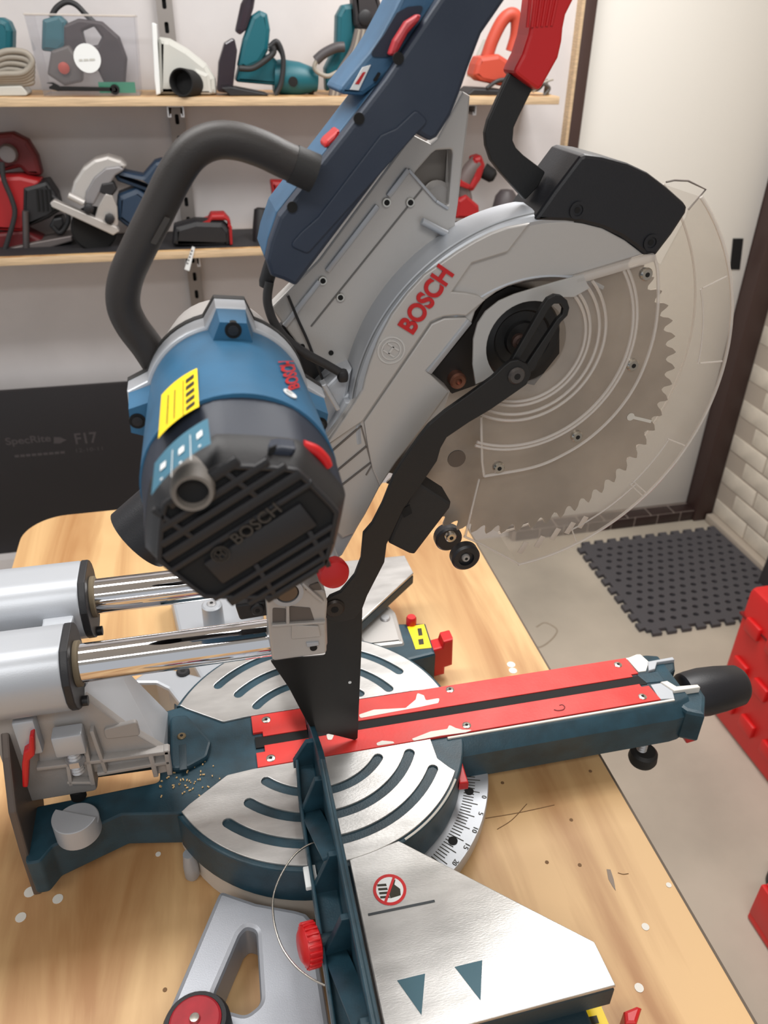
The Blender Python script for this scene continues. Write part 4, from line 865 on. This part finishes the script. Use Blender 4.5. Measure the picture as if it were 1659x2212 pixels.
lq = px('G', '1010,595')[0]; c_ = cyl_hit(lq, .001, .0583); lathe('emblem', [(.0045, 0), (.0045, .0006), (.0032, .0006), (.0032, 0)], c_, (c_ - Vector((MX, c_.y, MZ))), M['labelwhite'], MB, 20)
# dust spout behind the motor
a = AY('N', '930,1230', -.035)[0]
sp0 = AY('N', '835,1350 1030,1070 1060,1230 1060,1500', -.04)
lathe('dust_spout', [(.030, 0), (.0285, -.002), (.027, -.06), (.030, -.06), (.0315, 0)], a + Vector((.006, 0, -.008)), (-.62, -.1, -.48), M['capplast'], SAW, 36, close=False)
dk = a + Vector((.006, 0, -.008)) + Vector((.62, .1, .48)).normalized() * .055; tube('dust_duct', [dk, Vector((-.19, -.02, .43)), Vector((-.13, .0, .44))], .026, M['capplast'], SAW, 20)
# ---- blade
n = 58; pts = []; R0 = .1537
for i in range(n):
    a = 2 * math.pi * i / n; s = 2 * math.pi / n
    for f, r in ((0.0, R0), (.30, R0 - .0035), (.52, R0 - .0085), (.70, R0 - .0105), (.86, R0 - .0085), (.93, R0 - .002)):
        t = a + s * f; pts.append((B0[0] + r * math.cos(t), B0[1] + r * math.sin(t)))
BLD = plate('saw_blade', [pts], 'Y', -.0012, .0012, M['steel'], SAW)
a, b = AY('F', '1095,830 1200,855', -.0016); bar('expansion_slot', a, b, .003, .0008, M['labelwhite'], BLD, (0, -1, 0)); lathe('slot_end', [(.004, 0), (.004, .0006), (0, .0006)], a, (0, -1, 0), M['labelwhite'], BLD, 14)
c = AY('F', '205,1045', -.0015)[0]; lathe('blade_mark', [(.009, 0), (.009, .0004), (0, .0004)], c, (0, -1, 0), mat('blade_mark', (110, 100, 92), .5, .5), BLD, 22)
# dark arbor pocket and hub
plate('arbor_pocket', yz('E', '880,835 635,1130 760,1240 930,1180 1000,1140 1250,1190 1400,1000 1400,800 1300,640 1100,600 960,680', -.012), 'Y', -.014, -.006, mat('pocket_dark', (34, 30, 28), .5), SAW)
p = AY('E', '797,1165', -.020)[0]; lathe('copper_bolt', [(.0075, -.01), (.0075, .002), (.006, .004), (.003, .004), (.003, .001), (0, .001)], p, (0, -1, 0), M['copper'], SAW, 20)
HC = AY('F', '540,432', -.028)[0]
lathe('hub_flange', [(0, 0), (.0355, 0), (.0362, .002), (.034, .006), (.026, .007), (.024, .005), (.016, .005), (.015, .009), (0, .009)], HC + Vector((0, .006, 0)), (0, -1, 0), M['black'], SAW, 40)
p = AY('F', '520,440', -.038)[0]; lathe('arbor_bolt', [(.0065, 0), (.0065, .004), (.004, .005), (.003, .003), (0, .003)], p, (0, -1, 0), mat('rusty_bolt', (70, 52, 46), .5, .5), SAW, 18)
# ---- link arm and slotted lever
la = yz('P', '1087,788 1062,812 1010,850 960,885 925,915 905,940 870,990 850,1022 825,1085 803,1128 784,1150 779,1204 765,1240 735,1276 712,1286 698,1305 697,1325 712,1338 735,1340 765,1332 782,1310 792,1283 829,1211 834,1172 870,1095 910,1040 942,993 950,965 963,942 1010,910 1056,883 1111,845 1135,828 1145,805 1138,785 1118,775 1100,778', -.058)
LA = plate('link_arm', fillet(la, .002, 2), 'Y', -.061, -.056, M['black'], SAW, .0007)
p = AY('P', '1115,811', -.061)[0]; screw_head('pivot_screw', p, (0, -1, 0), .0075, mat('pivot_grey', (84, 80, 78), .35, .5), LA, .003)
p = AY('P', '722,1313', -.061)[0]; screw_head('pivot_screw', p, (0, -1, 0), .010, mat('pivot_dark', (52, 46, 42), .4, .4), LA, .003)
lo = yz('F', '430,615 470,560 640,262 668,222 705,203 740,208 768,232 780,270 770,310 735,345 620,545 600,590 500,640', -.054)
li = yz('F', '500,575 676,275 700,250 730,250 748,275 742,305 715,330 600,500 560,560', -.054)
plate('slotted_lever', [fillet(lo, .002, 3), fillet(li, .002, 3)], 'Y', -.0555, -.0505, M['black'], SAW, .0008)
bx = yz('P', '892,1030 905,1036 971,1078 968,1090 892,1190 880,1188 836,1166 845,1140', -.045)
plate('stop_pad', fillet(bx, .003), 'Y', -.052, -.020, M['rubber'], SAW, .003)
plate('pad_slot', yz('P', '867,1100 885,1090 890,1108 872,1118', -.0522), 'Y', -.0528, -.0518, M['deep'], SAW)
# ---- dust cover on top of the guard
cv = yz('C', '385,1200 500,1035 640,850 668,838 760,850 900,888 1010,940 1115,1020 1205,1100 1222,1125 1215,1160 1140,1275 1050,1392 990,1388 940,1345 860,1290 760,1243 650,1215 560,1205 460,1203', -.036)
DCV = plate('dust_cover', fillet(cv, .002, 3), 'Y', -.036, .022, M['capplast'], SAW, .003)
for s in ('622,1143', '1022,1318'):
    p = AY('C', s, -.0362)[0]; lathe('cover_screw', [(.0068, 0), (.0068, .0012), (.0045, .0012), (.0045, -.0005), (0, -.0005)], p, (0, -1, 0), M['capplast'], DCV, 20); lathe('screw_recess', [(.0025, 0), (0, .0001)], p + Vector((0, -.0004, 0)), (0, -1, 0), M['deep'], DCV, 10, close=False)
# ---- lifting lever with red grip
lv = yz('C', '245,395 205,480 170,560 130,650 113,720 118,790 145,870 190,930 330,1085 400,1010 440,930 380,885 320,840 280,800 262,760 268,690 300,620 335,550 375,470', -.004)
LV = plate('lifting_lever', fillet(lv, .002, 2), 'Y', -.008, -.001, M['black'], SAW, .001)
gp = yz('C', '238,390 290,290 322,190 338,100 350,0 362,-90 380,-180 560,-180 575,-90 560,0 520,80 506,150 500,220 480,310 430,400 378,492 310,445', -.004)
plate('red_grip', fillet(gp, .004, 3), 'Y', -.018, .009, M['red'], LV, .0025)
for i in range(6):
    f = i / 5; a = AY('C', '%f,%f' % (350 + f * 130, 150 - f * 10), -.0182)[0]; b = AY('C', '%f,%f' % (372 + f * 150, -60), -.0182)[0]; c = AY('C', '%f,%f' % (400 + f * 140, -170), -.0182)[0]
    tube('grip_rib', [a, b, c], .0012, M['red'], LV, 6)
# ---- clear lower guard
GC = (.063, .435); GR = .206; YN, YFm = -.030, .030
def ang_of(k, s, y):
    p = AY(k, s, y)[0]; return math.degrees(math.atan2(p.z - GC[1], p.x - GC[0]))
A1 = ang_of('P', '1528,412', YN); A2 = ang_of('P', '1119,1216', YN)
outer = arc(GC, GR, A1, A2, 60)
inner = yz('F', '330,1480 240,1440 290,1290 330,1150 600,1088 760,1020 900,928 1030,800 1130,650 1200,470 1232,300 1240,150 1235,40', YN) + yz('C', '1075,1440 1215,1180 1225,1140', YN)
LG = plate('lower_guard', outer + inner, 'Y', YN - .001, YN + .001, M['clear'], SAW)
plate('far_wall', outer + inner, 'Y', YFm - .001, YFm + .001, M['clear'], LG)
lathe('guard_band', [(GR + .0006, -YN), (GR + .0006, -YFm)], (GC[0], 0, GC[1]), (0, -1, 0), M['clear'], LG, 72, A2, A1, False)
tube('band_edge', [(x, YN, z) for x, z in arc(GC, GR + .0006, A1, A2, 40)], .0016, M['clearrib'], LG, 6); tube('band_edge', [(x, YFm, z) for x, z in arc(GC, GR + .0006, A1, A2, 40)], .0012, M['clearrib'], LG, 6)
for a0, a1, r in ((A1 - 22, A1 - 45, .178), (A1 - 70, A1 - 88, .182), (A2 + 42, A2 + 18, .186)):
    tube('moulded_rib', [(x, YN - .001, z) for x, z in arc(GC, r, a0, a1, 14)], .0009, M['clearrib'], LG, 6)
for a in (A1 - 22, A1 - 45, A1 - 70, A1 - 88, A2 + 42, A2 + 18): tube('moulded_rib', [(GC[0] + r * math.cos(math.radians(a)), YN - .001, GC[1] + r * math.sin(math.radians(a))) for r in (.180, .203)], .0009, M['clearrib'], LG, 6, False)
for s in ('545,1500', '630,1470', '710,1430', '785,1400', '850,1370'):
    p = AY('F', s, -.0312)[0]; box('vent_slot', p, (.006, .0008, .014), mat('vent_grey', (186, 174, 163), .6), LG, .0003, Matrix.Rotation(math.radians(25), 3, 'Y'))
lr = AY('F', '240,1440 330,1480 520,1580', YN); tube('band_edge', [v + Vector((0, -.001, 0)) for v in lr], .0012, M['clearrib'], LG, 6, False)
le = AY('F', '320,1150 250,1440', YN - .001); tube('band_edge', le, .0011, M['clearrib'], LG, 6, False)
tp = AY('C', '1105,990 1150,980 1225,983 1320,1030 1225,1140', -.01); tube('band_edge', tp, .0009, mat('edge_grey', (120, 112, 106), .4), LG, 6, False)
lowp = AY('F', '285,830 285,830', YN)
# inner clear plate around the hub
ip = yz('F', '1215,5 1235,100 1232,300 1200,470 1130,650 1030,800 900,928 760,1020 600,1088 345,1135 335,1060 330,830 300,680 285,560 288,430 310,350 350,290 420,235 500,200 700,140 870,95', -.036)
hh = [(HC.x + .0365 * math.cos(t * math.pi / 16), HC.z + .0365 * math.sin(t * math.pi / 16)) for t in range(32)]
IP = plate('inner_guard', [ip, hh], 'Y', -.0372, -.0352, M['clear'], SAW)
for r, a0, a1 in ((.054, 48, -118), (.058, 48, -118), (.0665, 46, -120), (.0725, 44, -120), (.098, 36, -112), (.1015, 36, -112)):
    tube('moulded_rib', [(x, -.0375, z) for x, z in arc((HC.x, HC.z), r, a0, a1, 30)], .0015, M['clearrib'], IP, 6)
tube('moulded_rib', AY('F', '1215,5 1235,100 1232,300 1200,470 1130,650 1030,800 900,928 760,1020 600,1088 345,1135', -.0375), .0015, M['clearrib'], IP, 6)
tube('moulded_rib', AY('F', '345,1135 335,1060 330,830', -.0375), .0013, M['clearrib'], IP, 6, False)
a, b = AY('F', '800,132 1215,10', -.036); bar('moulded_edge', a, b, .007, .008, M['clearrib'], IP, (0, -1, 0), .002)
frost = clear_mat('frosted_ring', (235, 235, 235), .9, .15, .5, (215, 214, 212))
fo_ = yz('F', '345,640 300,660 284,560 288,430 310,350 350,290 420,235 500,200 700,140 850,100 880,170 800,215 700,215', -.038)
hr = [(HC.x + .0365 * math.cos(math.radians(t)), HC.z + .0365 * math.sin(math.radians(t))) for t in range(70, 226, 8)]
plate('frosted_ring', fo_ + hr, 'Y', -.0400, -.0374, frost, IP, .0005)
for s in ('1175,100', '1105,565', '820,930', '420,1090'):
    p = AY('F', s, -.0374)[0]; screw_head('screw', p, (0, -1, 0), .0056, M['screw'], IP, .0025)
for s in ('970,165 1090,140', '1050,440 1200,520'): pass
# guide rollers
p = AY('F', '255,1558', -.042)[0]; W_ = lathe('guide_roller', [(.0065, .0), (.0125, 0), (.0145, .002), (.0145, .010), (.0125, .012), (.008, .012), (.008, .009), (0, .009)], p + Vector((0, .012, 0)), (0, -1, 0), M['capplast'], SAW, 32); screw_head('axle_screw', p + Vector((0, .002, 0)), (0, -1, 0), .0042, M['castgrey'], W_, .002)
p = AY('F', '150,1430', .02)[0]; lathe('guide_roller', [(0, 0), (.0135, 0), (.0145, .002), (.0145, .010), (.0125, .012), (0, .012)], p, (0, -1, 0), M['capplast'], SAW, 28)
p = AY('F', '175,1445', -.030)[0]; screw_head('axle_screw', p, (0, -1, 0), .0055, M['screw'], SAW, .0025)
# ================================================================== TOOLS ON THE SHELVES
YS = 1.52
def T(name, label, cat, k, s, z, y=YS, group='power tools on the shelves'):
    p = AY(k, s, y)[0]; return thing(name, label, cat, (p.x, y, z), group)
def S(name, k, s, y0, y1, m, par, bev=.004, r=.006): return plate(name, fillet(yz(k, s, y0), r, 4), 'Y', y0, y1, m, par, bev)
def TB(name, k, s, y, r, m, par, seg=10, smooth=True): return tube(name, AY(k, s, y), r, m, par, seg, smooth)
# --- upper shelf
t = T('corded_sander', 'teal corded power tool at the left end of the upper shelf', 'power tool', 'A', '10,300', Z1)
S('body', 'A', '-60,480 -60,100 0,88 40,110 62,160 60,250 40,330 45,480', 1.50, 1.57, M['makteal'], t, .012)
for i in range(5): TB('cord_coil', 'A', '-40,%d 40,%d 130,%d 165,%d 120,%d 20,%d -40,%d' % (290 + i * 28, 262 + i * 30, 270 + i * 32, 318 + i * 25, 372 + i * 14, 380 + i * 12, 385 + i * 10), 1.475 + i * .004, .0065, M['cordgrey'], t)
S('base_plate', 'A', '-60,445 110,440 150,490 -60,492', 1.48, 1.56, M['hood'], t, .002)
# clear tote
def tote():
    y0, y1 = 1.475, 1.60; q = yz('A', '125,68 690,82 722,480 212,480', y0)
    o = thing('plastic_tote', 'clear plastic open box with a round white sticker on the upper shelf', 'storage box', ((q[0][0] + q[1][0]) / 2, (y0 + y1) / 2, Z1))
    zb = Z1 + .0005; x0, x1 = q[3][0] + .004, q[2][0] - .002; X0, X1, zt = q[0][0], q[1][0], q[1][1]
    def quad(name, A_, th):
        bm = bmesh.new(); V = [bm.verts.new(v) for v in A_]; W2 = [bm.verts.new(Vector(v) + Vector(th)) for v in A_]; bm.faces.new(V); bm.faces.new(list(reversed(W2)))
        for i in range(4): bm.faces.new((V[i], W2[i], W2[(i + 1) % 4], V[(i + 1) % 4]))
        add(name, bm2me(bm), M['clearbox'], o)
    quad('front_wall', [(x0, y0, zb), (x1, y0, zb), (X1, y0 - .01, zt), (X0, y0 - .01, zt)], (0, .002, 0)); quad('back_wall', [(x0, y1, zb), (x1, y1, zb), (X1, y1 + .01, zt), (X0, y1 + .01, zt)], (0, .002, 0))
    quad('side_wall', [(x0, y0, zb), (x0, y1, zb), (X0, y1 + .01, zt), (X0, y0 - .01, zt)], (.002, 0, 0)); quad('side_wall', [(x1, y0, zb), (x1, y1, zb), (X1, y1 + .01, zt), (X1, y0 - .01, zt)], (-.002, 0, 0))
    quad('floor_panel', [(x0, y0, zb), (x1, y0, zb), (x1, y1, zb), (x0, y1, zb)], (0, 0, .002))
    tube('rim', [(X0, y0 - .01, zt), (X1, y0 - .01, zt), (X1, y1 + .01, zt), (X0, y1 + .01, zt), (X0, y0 - .01, zt)], .0022, M['clearrib'], o, 6, False)
    c = AY('A', '447,298', y0 - .007)[0]; lathe('sticker', [(.0285, 0), (.0285, .0008), (0, .0008)], c, (0, -1, 0), M['labelwhite'], o, 30)
    a, b = AY('A', '405,308 490,304', y0 - .0085); [bar('sticker_print', a.lerp(b, f0), a.lerp(b, f1), .004, .0005, M['hood'], o, (0, -1, 0)) for f0, f1 in ((.0, .2), (.28, .55), (.62, .95))]
tote()
t = T('jigsaw', 'black and teal jigsaw with looped cord inside the clear box', 'power tool', 'A', '420,300', Z1 + .004, 1.55)
S('body', 'A', '210,260 215,100 300,75 340,110 335,230 300,270', 1.53, 1.575, M['makteal'], t, .008)
plate('grip', [fillet(yz('A', '325,250 320,130 400,95 520,110 610,190 650,300 640,440 540,440 470,300 400,330', 1.53), .008), fillet(yz('A', '420,160 480,135 520,190 500,230 440,240', 1.53), .004)], 'Y', 1.53, 1.57, mat('maroon_grip', (52, 38, 40), .5), t, .006)
S('motor_nose', 'A', '240,380 260,260 350,230 420,330 420,420 330,440', 1.51, 1.56, mat('nose_grey', (96, 88, 84), .5), t, .006)
lathe('orange_collar', [(.012, 0), (.012, .006), (.006, .008), (0, .008)], AY('A', '328,348', 1.508)[0], (0, -1, 0), M['orange'], t, 18)
TB('cord_loop', 'A', '260,90 290,40 340,10 390,25 440,75 500,130 560,170', 1.545, .006, M['corddk'], t)
t2 = box('leaflet', AY('A', '600,448', 1.482)[0], (.08, .0012, .022), M['green'], None); tag(t2, 'green and white leaflet standing inside the clear box', 'leaflet')
t = T('open_end_wrench', 'black open-end spanner lying along the front of the clear box', 'wrench', 'A', '420,455', Z1, 1.462)
S('wrench_handle', 'A', '300,442 590,448 592,468 300,466', 1.460, 1.466, M['deep'], t, .001, .002)
S('wrench_jaw', 'A', '228,425 275,432 250,445 252,455 282,462 300,468 320,455 300,438 270,422', 1.459, 1.467, M['deep'], t, .001, .002)
lathe('ring_end', [(.0105, 0), (.0105, .007), (.006, .007), (.006, 0)], AY('A', '588,458', 1.467)[0], (0, -1, 0), M['deep'], t, 18)
t = T('dust_shroud', 'pale grey dust shroud with a black round outlet between clear box and teal saw', 'dust shroud', 'A', '900,400', Z1)
S('shell', 'A', '805,485 810,190 870,200 960,250 1060,330 1105,400 1112,486', 1.49, 1.58, M['hood'], t, .012)
S('face_plate', 'A', '776,115 800,125 822,480 800,488 790,400', 1.475, 1.60, M['labelwhite'], t, .002, .002)
lathe('outlet', [(.029, -.03), (.029, .03), (.026, .03), (.024, .0), (0, .0)], AY('A', '955,425', 1.470)[0], (-.45, -1, .12), M['deep'], t, 28)
S('collar', 'A', '960,400 1000,350 1070,380 1090,486 960,486', 1.484, 1.50, M['hood'], t, .008)
t = T('teal_circular_saw', 'teal corded circular saw with smoky blade cover on the upper shelf centre', 'circular saw', 'A', '1350,400', Z1)
S('handle', 'A', '1215,340 1245,200 1290,80 1330,52 1370,70 1385,150 1375,260 1330,330 1260,360', 1.50, 1.54, M['makteal'], t, .010)
S('gear_head', 'A', '1205,420 1235,300 1390,280 1440,330 1430,440', 1.51, 1.57, M['makteal'], t, .008)
lathe('motor', [(.034, 0), (.038, .02), (.036, .06), (.026, .10), (.024, .105), (0, .105)], AY('A', '1400,390', 1.53)[0], (1, -.1, -.08), M['makteal'], t, 28)
lathe('motor_end', [(.024, 0), (.025, .012), (0, .012)], AY('A', '1580,425', 1.525)[0], (1, -.1, -.1), M['blackplast'], t, 20)
S('blade_cover', 'A', '1112,470 1120,320 1150,220 1200,190 1215,260 1190,480', 1.49, 1.53, M['smoke'], t, .004)
S('dust_tube', 'A', '1205,160 1235,20 1260,-30 1310,-20 1300,40 1265,150 1230,180', 1.50, 1.535, M['smoke'], t, .008)
S('base_shoe', 'A', '1130,450 1180,445 1400,488 1180,492', 1.47, 1.56, M['blackplast'], t, .002, .002)
for i in range(3): TB('cord', 'A', '1380,%d 1420,%d 1450,300 1440,420 1410,486' % (240 + 14 * i, 215 + i * 14), 1.488 + i * .008, .006, M['corddk'], t)
TB('cord', 'A', '1225,350 1290,350 1350,315 1400,270 1395,235', 1.478, .0065, M['corddk'], t)
lathe('cap', [(.011, 0), (.011, .004), (0, .005)], AY('A', '1500,418', 1.490)[0], (0, -1, 0), M['deep'], t, 16)
t = T('teal_grinder', 'teal power tool with bundled grey cable beside the blue saw grip', 'power tool', 'B', '430,300', Z1)
S('body', 'B', '345,480 340,350 395,240 400,80 430,25 490,15 500,200 440,380', 1.51, 1.56, M['makteal'], t, .010)
S('motor', 'B', '480,-40 610,-40 640,60 600,180 530,190 490,130', 1.49, 1.55, mat('motor_black', (44, 40, 42), .5), t, .012)
lathe('motor_knob', [(.016, 0), (.016, .008), (.012, .010), (0, .010)], AY('B', '540,90', 1.488)[0], (0, -1, 0), M['blackplast'], t, 20)
for i in range(5): TB('cable', 'B', '%d,150 %d,260 %d,360 %d,440 %d,490' % (500 + i * 11, 470 + i * 14, 410 + i * 14, 375 + i * 12, 365 + i * 10), 1.485, .0055, M['cordgrey'] if i % 2 else mat('cable_brown', (104, 96, 92), .6), t)
TB('side_handle', 'B', '290,310 330,275 390,245 435,240', 1.49, .011, mat('side_handle', (70, 66, 68), .5), t)
TB('cable_loop', 'B', '300,300 282,340 300,370 350,390 400,370', 1.485, .005, M['cordgrey'], t)
t = T('orange_sander', 'orange-red sander with loop handle and tangled cable at the right end of the upper shelf', 'sander', 'C', '180,350', Z1)
TB('loop_handle', 'C', '130,310 160,220 210,120 255,80 290,100 290,190 265,280', 1.53, .016, M['orange'], t)
S('housing', 'C', '60,410 75,350 95,310 200,295 270,340 260,480 150,455 100,445', 1.49, 1.56, M['orange'], t, .010)
S('sanding_base', 'C', '10,520 60,480 240,490 240,525', 1.48, 1.57, M['blackplast'], t, .004)
S('side_wall', 'C', '30,420 130,205 150,230 60,420', 1.55, 1.575, M['hood'], t, .003)
for i in range(7): TB('cable', 'C', '%d,480 %d,%d %d,%d %d,%d %d,520' % (350 - i * 6, 380 + i * 4, 470 + i * 3, 430 + i * 4, 455 - i * 3, 470 - i * 4, 480 + i * 6, 440 + i * 6), 1.48 + i * .005, .004, M['cordgrey'] if i % 2 else mat('cable_dark', (74, 70, 66), .6), t)
TB('cable', 'C', '380,500 440,450 490,432', 1.485, .003, M['cordgrey'], t, 6)
TB('cable', 'C', '130,480 190,440 260,430', 1.482, .005, M['corddk'], t)
# --- lower shelf
tr = mat('tool_red', (158, 26, 30), .42); trd = mat('tool_red_dark', (98, 20, 24), .5)
t = T('red_router', 'red and black corded router at the left end of the lower shelf', 'power tool', 'A', '80,1100', Z2 + .002, 1.5950)
S('top_handle', 'A', '-60,900 -60,690 60,680 140,720 190,800 215,900 140,900 100,860', 1.5850, 1.6350, trd, t, .010)
lathe('side_knob', [(.018, 0), (.022, .02), (.018, .035), (.008, .037), (0, .037)], AY('A', '50,780', 1.5900)[0], (0, -1, 0), mat('knob_grey', (110, 104, 104), .5), t, 22)
S('body', 'A', '-60,1180 -60,905 100,900 205,925 200,1050 120,1190', 1.5550, 1.6300, tr, t, .010)
S('motor_cap', 'A', '110,1180 115,960 240,925 290,1000 310,1080 250,1120', 1.5500, 1.6250, M['blackplast'], t, .010)
for i in range(4): TB('vent', 'A', '%d,970 %d,1080' % (190 + i * 22, 200 + i * 22), 1.5485, .003, M['deep'], t, 6, False)
S('gear_foot', 'A', '-60,1310 -60,1200 120,1180 220,1230 230,1300', 1.5550, 1.6250, trd, t, .008)
S('base_plate', 'A', '-60,1325 -60,1295 180,1240 370,1205 370,1235 150,1300', 1.5400, 1.6150, mat('plate_grey', (120, 112, 110), .4, .5), t, .003, .003)
TB('depth_rod', 'A', '130,1080 135,1290', 1.5400, .008, mat('rod', (96, 90, 90), .4, .6), t, 10, False)
TB('cord', 'A', '10,830 20,920 60,1020 75,1100 40,1230 20,1290', 1.5370, .006, M['corddk'], t); TB('cord', 'A', '250,990 330,1060 350,1130 310,1190 270,1160', 1.5550, .006, M['corddk'], t)
S('clamp', 'A', '250,1160 270,1120 320,1110 330,1150 290,1200', 1.5550, 1.6050, M['blackplast'], t, .005)
t = T('blue_circular_saw', 'dark blue circular saw with silver blade guard tilted on the lower shelf', 'circular saw', 'A', '560,1050', Z2 + .002, 1.54)
bcol = mat('saw_blue', (34, 54, 76), .45)
S('blade_guard', 'A', '352,1012 375,930 420,860 480,815 550,797 620,820 655,855 600,885 570,930 505,975 470,1040 425,1052', 1.495, 1.55, M['silver'], t, .008)
S('guard_face', 'A', '430,1045 440,980 480,910 540,860 610,850 640,870 590,900 560,950 510,990 480,1050', 1.488, 1.50, mat('guard_grey', (140, 138, 140), .45, .4), t, .004)
S('front_grip', 'A', '575,890 590,868 680,890 730,900 790,830 830,818 845,840 835,1000 770,1000 740,980 600,930', 1.50, 1.56, bcol, t, .010)
S('motor', 'A', '590,1120 600,1000 700,960 830,1050 820,1200 700,1205', 1.50, 1.575, bcol, t, .014)
S('shoe', 'A', '255,1040 275,1025 600,1165 612,1185 580,1205 265,1060', 1.475, 1.50, mat('shoe_silver', (196, 192, 188), .35, .6), t, .002, .003)
S('bevel_quadrant', 'A', '480,1130 500,1060 540,990 575,1000 600,1060 605,1150 575,1180', 1.485, 1.495, mat('quadrant_silver', (190, 186, 182), .35, .6), t, .002)
for s_ in ('455,1065', '562,1118'): lathe('lock_knob', [(.012, 0), (.012, .012), (.008, .014), (0, .014)], AY('A', s_, 1.482)[0], (0, -1, 0), M['blackplast'], t, 8)
S('spring_box', 'A', '505,985 520,940 580,930 600,970 570,1010', 1.485, 1.51, M['blackplast'], t, .004)
TB('lever', 'A', '350,1000 400,1025 430,1040', 1.48, .008, M['silver'], t, 10, False)
lathe('lower_blade_cover', [(.0, 0), (.052, 0), (.055, .006), (.05, .01), (0, .01)], AY('A', '480,1170', 1.52)[0], (.2, -1, 0), M['deep'], t, 28, 0, 360)
S('rear_trigger', 'A', '815,890 838,865 845,920 830,960', 1.497, 1.51, trd, t, .003)
t = T('multi_tool', 'black and red cordless multi-tool lying on the lower shelf edge', 'power tool', 'A', '1080,1190', Z2 + .002, 1.50)
S('body', 'A', '880,1255 890,1160 1000,1130 1140,1135 1185,1180 1188,1260 1150,1270 900,1262', 1.475, 1.535, M['blackplast'], t, .014)
S('red_top', 'A', '960,1160 1060,1140 1080,1098 1150,1096 1180,1130 1186,1190 1160,1130 1090,1130 1000,1165', 1.480, 1.53, tr, t, .006)
S('red_rim', 'A', '1165,1140 1188,1170 1192,1255 1178,1258 1172,1180', 1.473, 1.52, tr, t, .004)
t = T('red_heat_gun', 'red tool half hidden behind the black carry handle end on the lower shelf', 'power tool', 'A', '1430,1000', Z2 + .002, 1.58)
S('body', 'A', '1385,925 1500,930 1540,1000 1480,1190 1450,1240 1420,1240 1440,1080 1395,1000', 1.56, 1.60, tr, t, .010)
lathe('nozzle', [(.0215, 0), (.0225, .04), (.020, .085), (.012, .09), (0, .09)], AY('A', '1335,1250', 1.52)[0], (.12, .25, 1), M['blackplast'], t, 24)
S('foot', 'A', '1400,1262 1420,1190 1500,1190 1520,1262', 1.56, 1.605, M['blackplast'], t, .006)
t = T('red_drill', 'red and grey cordless drill on the lower shelf right of the silver head plate', 'drill', 'C', '40,1000', Z2 + .002, 1.54)
S('battery_foot', 'C', '-40,1190 -30,1090 20,1060 90,1120 95,1195', 1.50, 1.57, tr, t, .008)
TB('grip', 'C', '10,1090 0,1010 30,940 80,880', 1.53, .021, mat('drill_grey', (104, 92, 90), .5), t, 16)
S('gear_head', 'C', '60,860 105,845 125,900 100,980 60,1040 20,1040 60,960', 1.51, 1.56, tr, t, .008)
lathe('chuck', [(.020, 0), (.018, .03), (.010, .038), (0, .038)], AY('C', '110,925', 1.535)[0], (.7, -.3, -.4), M['deep'], t, 18)
S('clip', 'C', '-30,960 0,985 50,1010 30,1030 -30,1010', 1.50, 1.52, tr, t, .003)
t = T('grey_grinder', 'dark grey cylindrical tool with thin red band standing beside the red drill', 'power tool', 'C', '230,1080', Z2 + .002, 1.54)
p = AY('C', '225,1180', 1.54)[0]; p.z = Z2 + .002
lathe('barrel', [(0, 0), (.034, 0), (.037, .006), (.036, .06), (.030, .09), (.018, .105), (0, .108)], p, (.0, 0, 1), mat('barrel_grey', (74, 68, 70), .5), t, 30)
lathe('red_band', [(.0368, 0), (.0374, .003), (.0368, .006)], p + Vector((0, 0, .048)), (0, 0, 1), tr, t, 30)
S('red_foot', 'C', '270,1105 330,1085 320,1115 275,1125', 1.52, 1.55, tr, t, .003)
# hanging tag at the lower shelf edge
tg = plate('price_tag', yz('D', '510,668 524,675 495,795 470,785', 1.443), 'Y', 1.442, 1.4435, M['labelwhite']); tag(tg, 'small white paper tag hanging on the lower shelf front edge', 'tag')
for i in range(5):
    f = i / 5; a, b = AY('D', '%f,%f %f,%f' % (505 - f * 28, 690 + f * 80, 512 - f * 28, 694 + f * 80), 1.4418); bar('print_bar', a, b, .004, .0004, M['printgrey'], tg, (0, -1, 0))
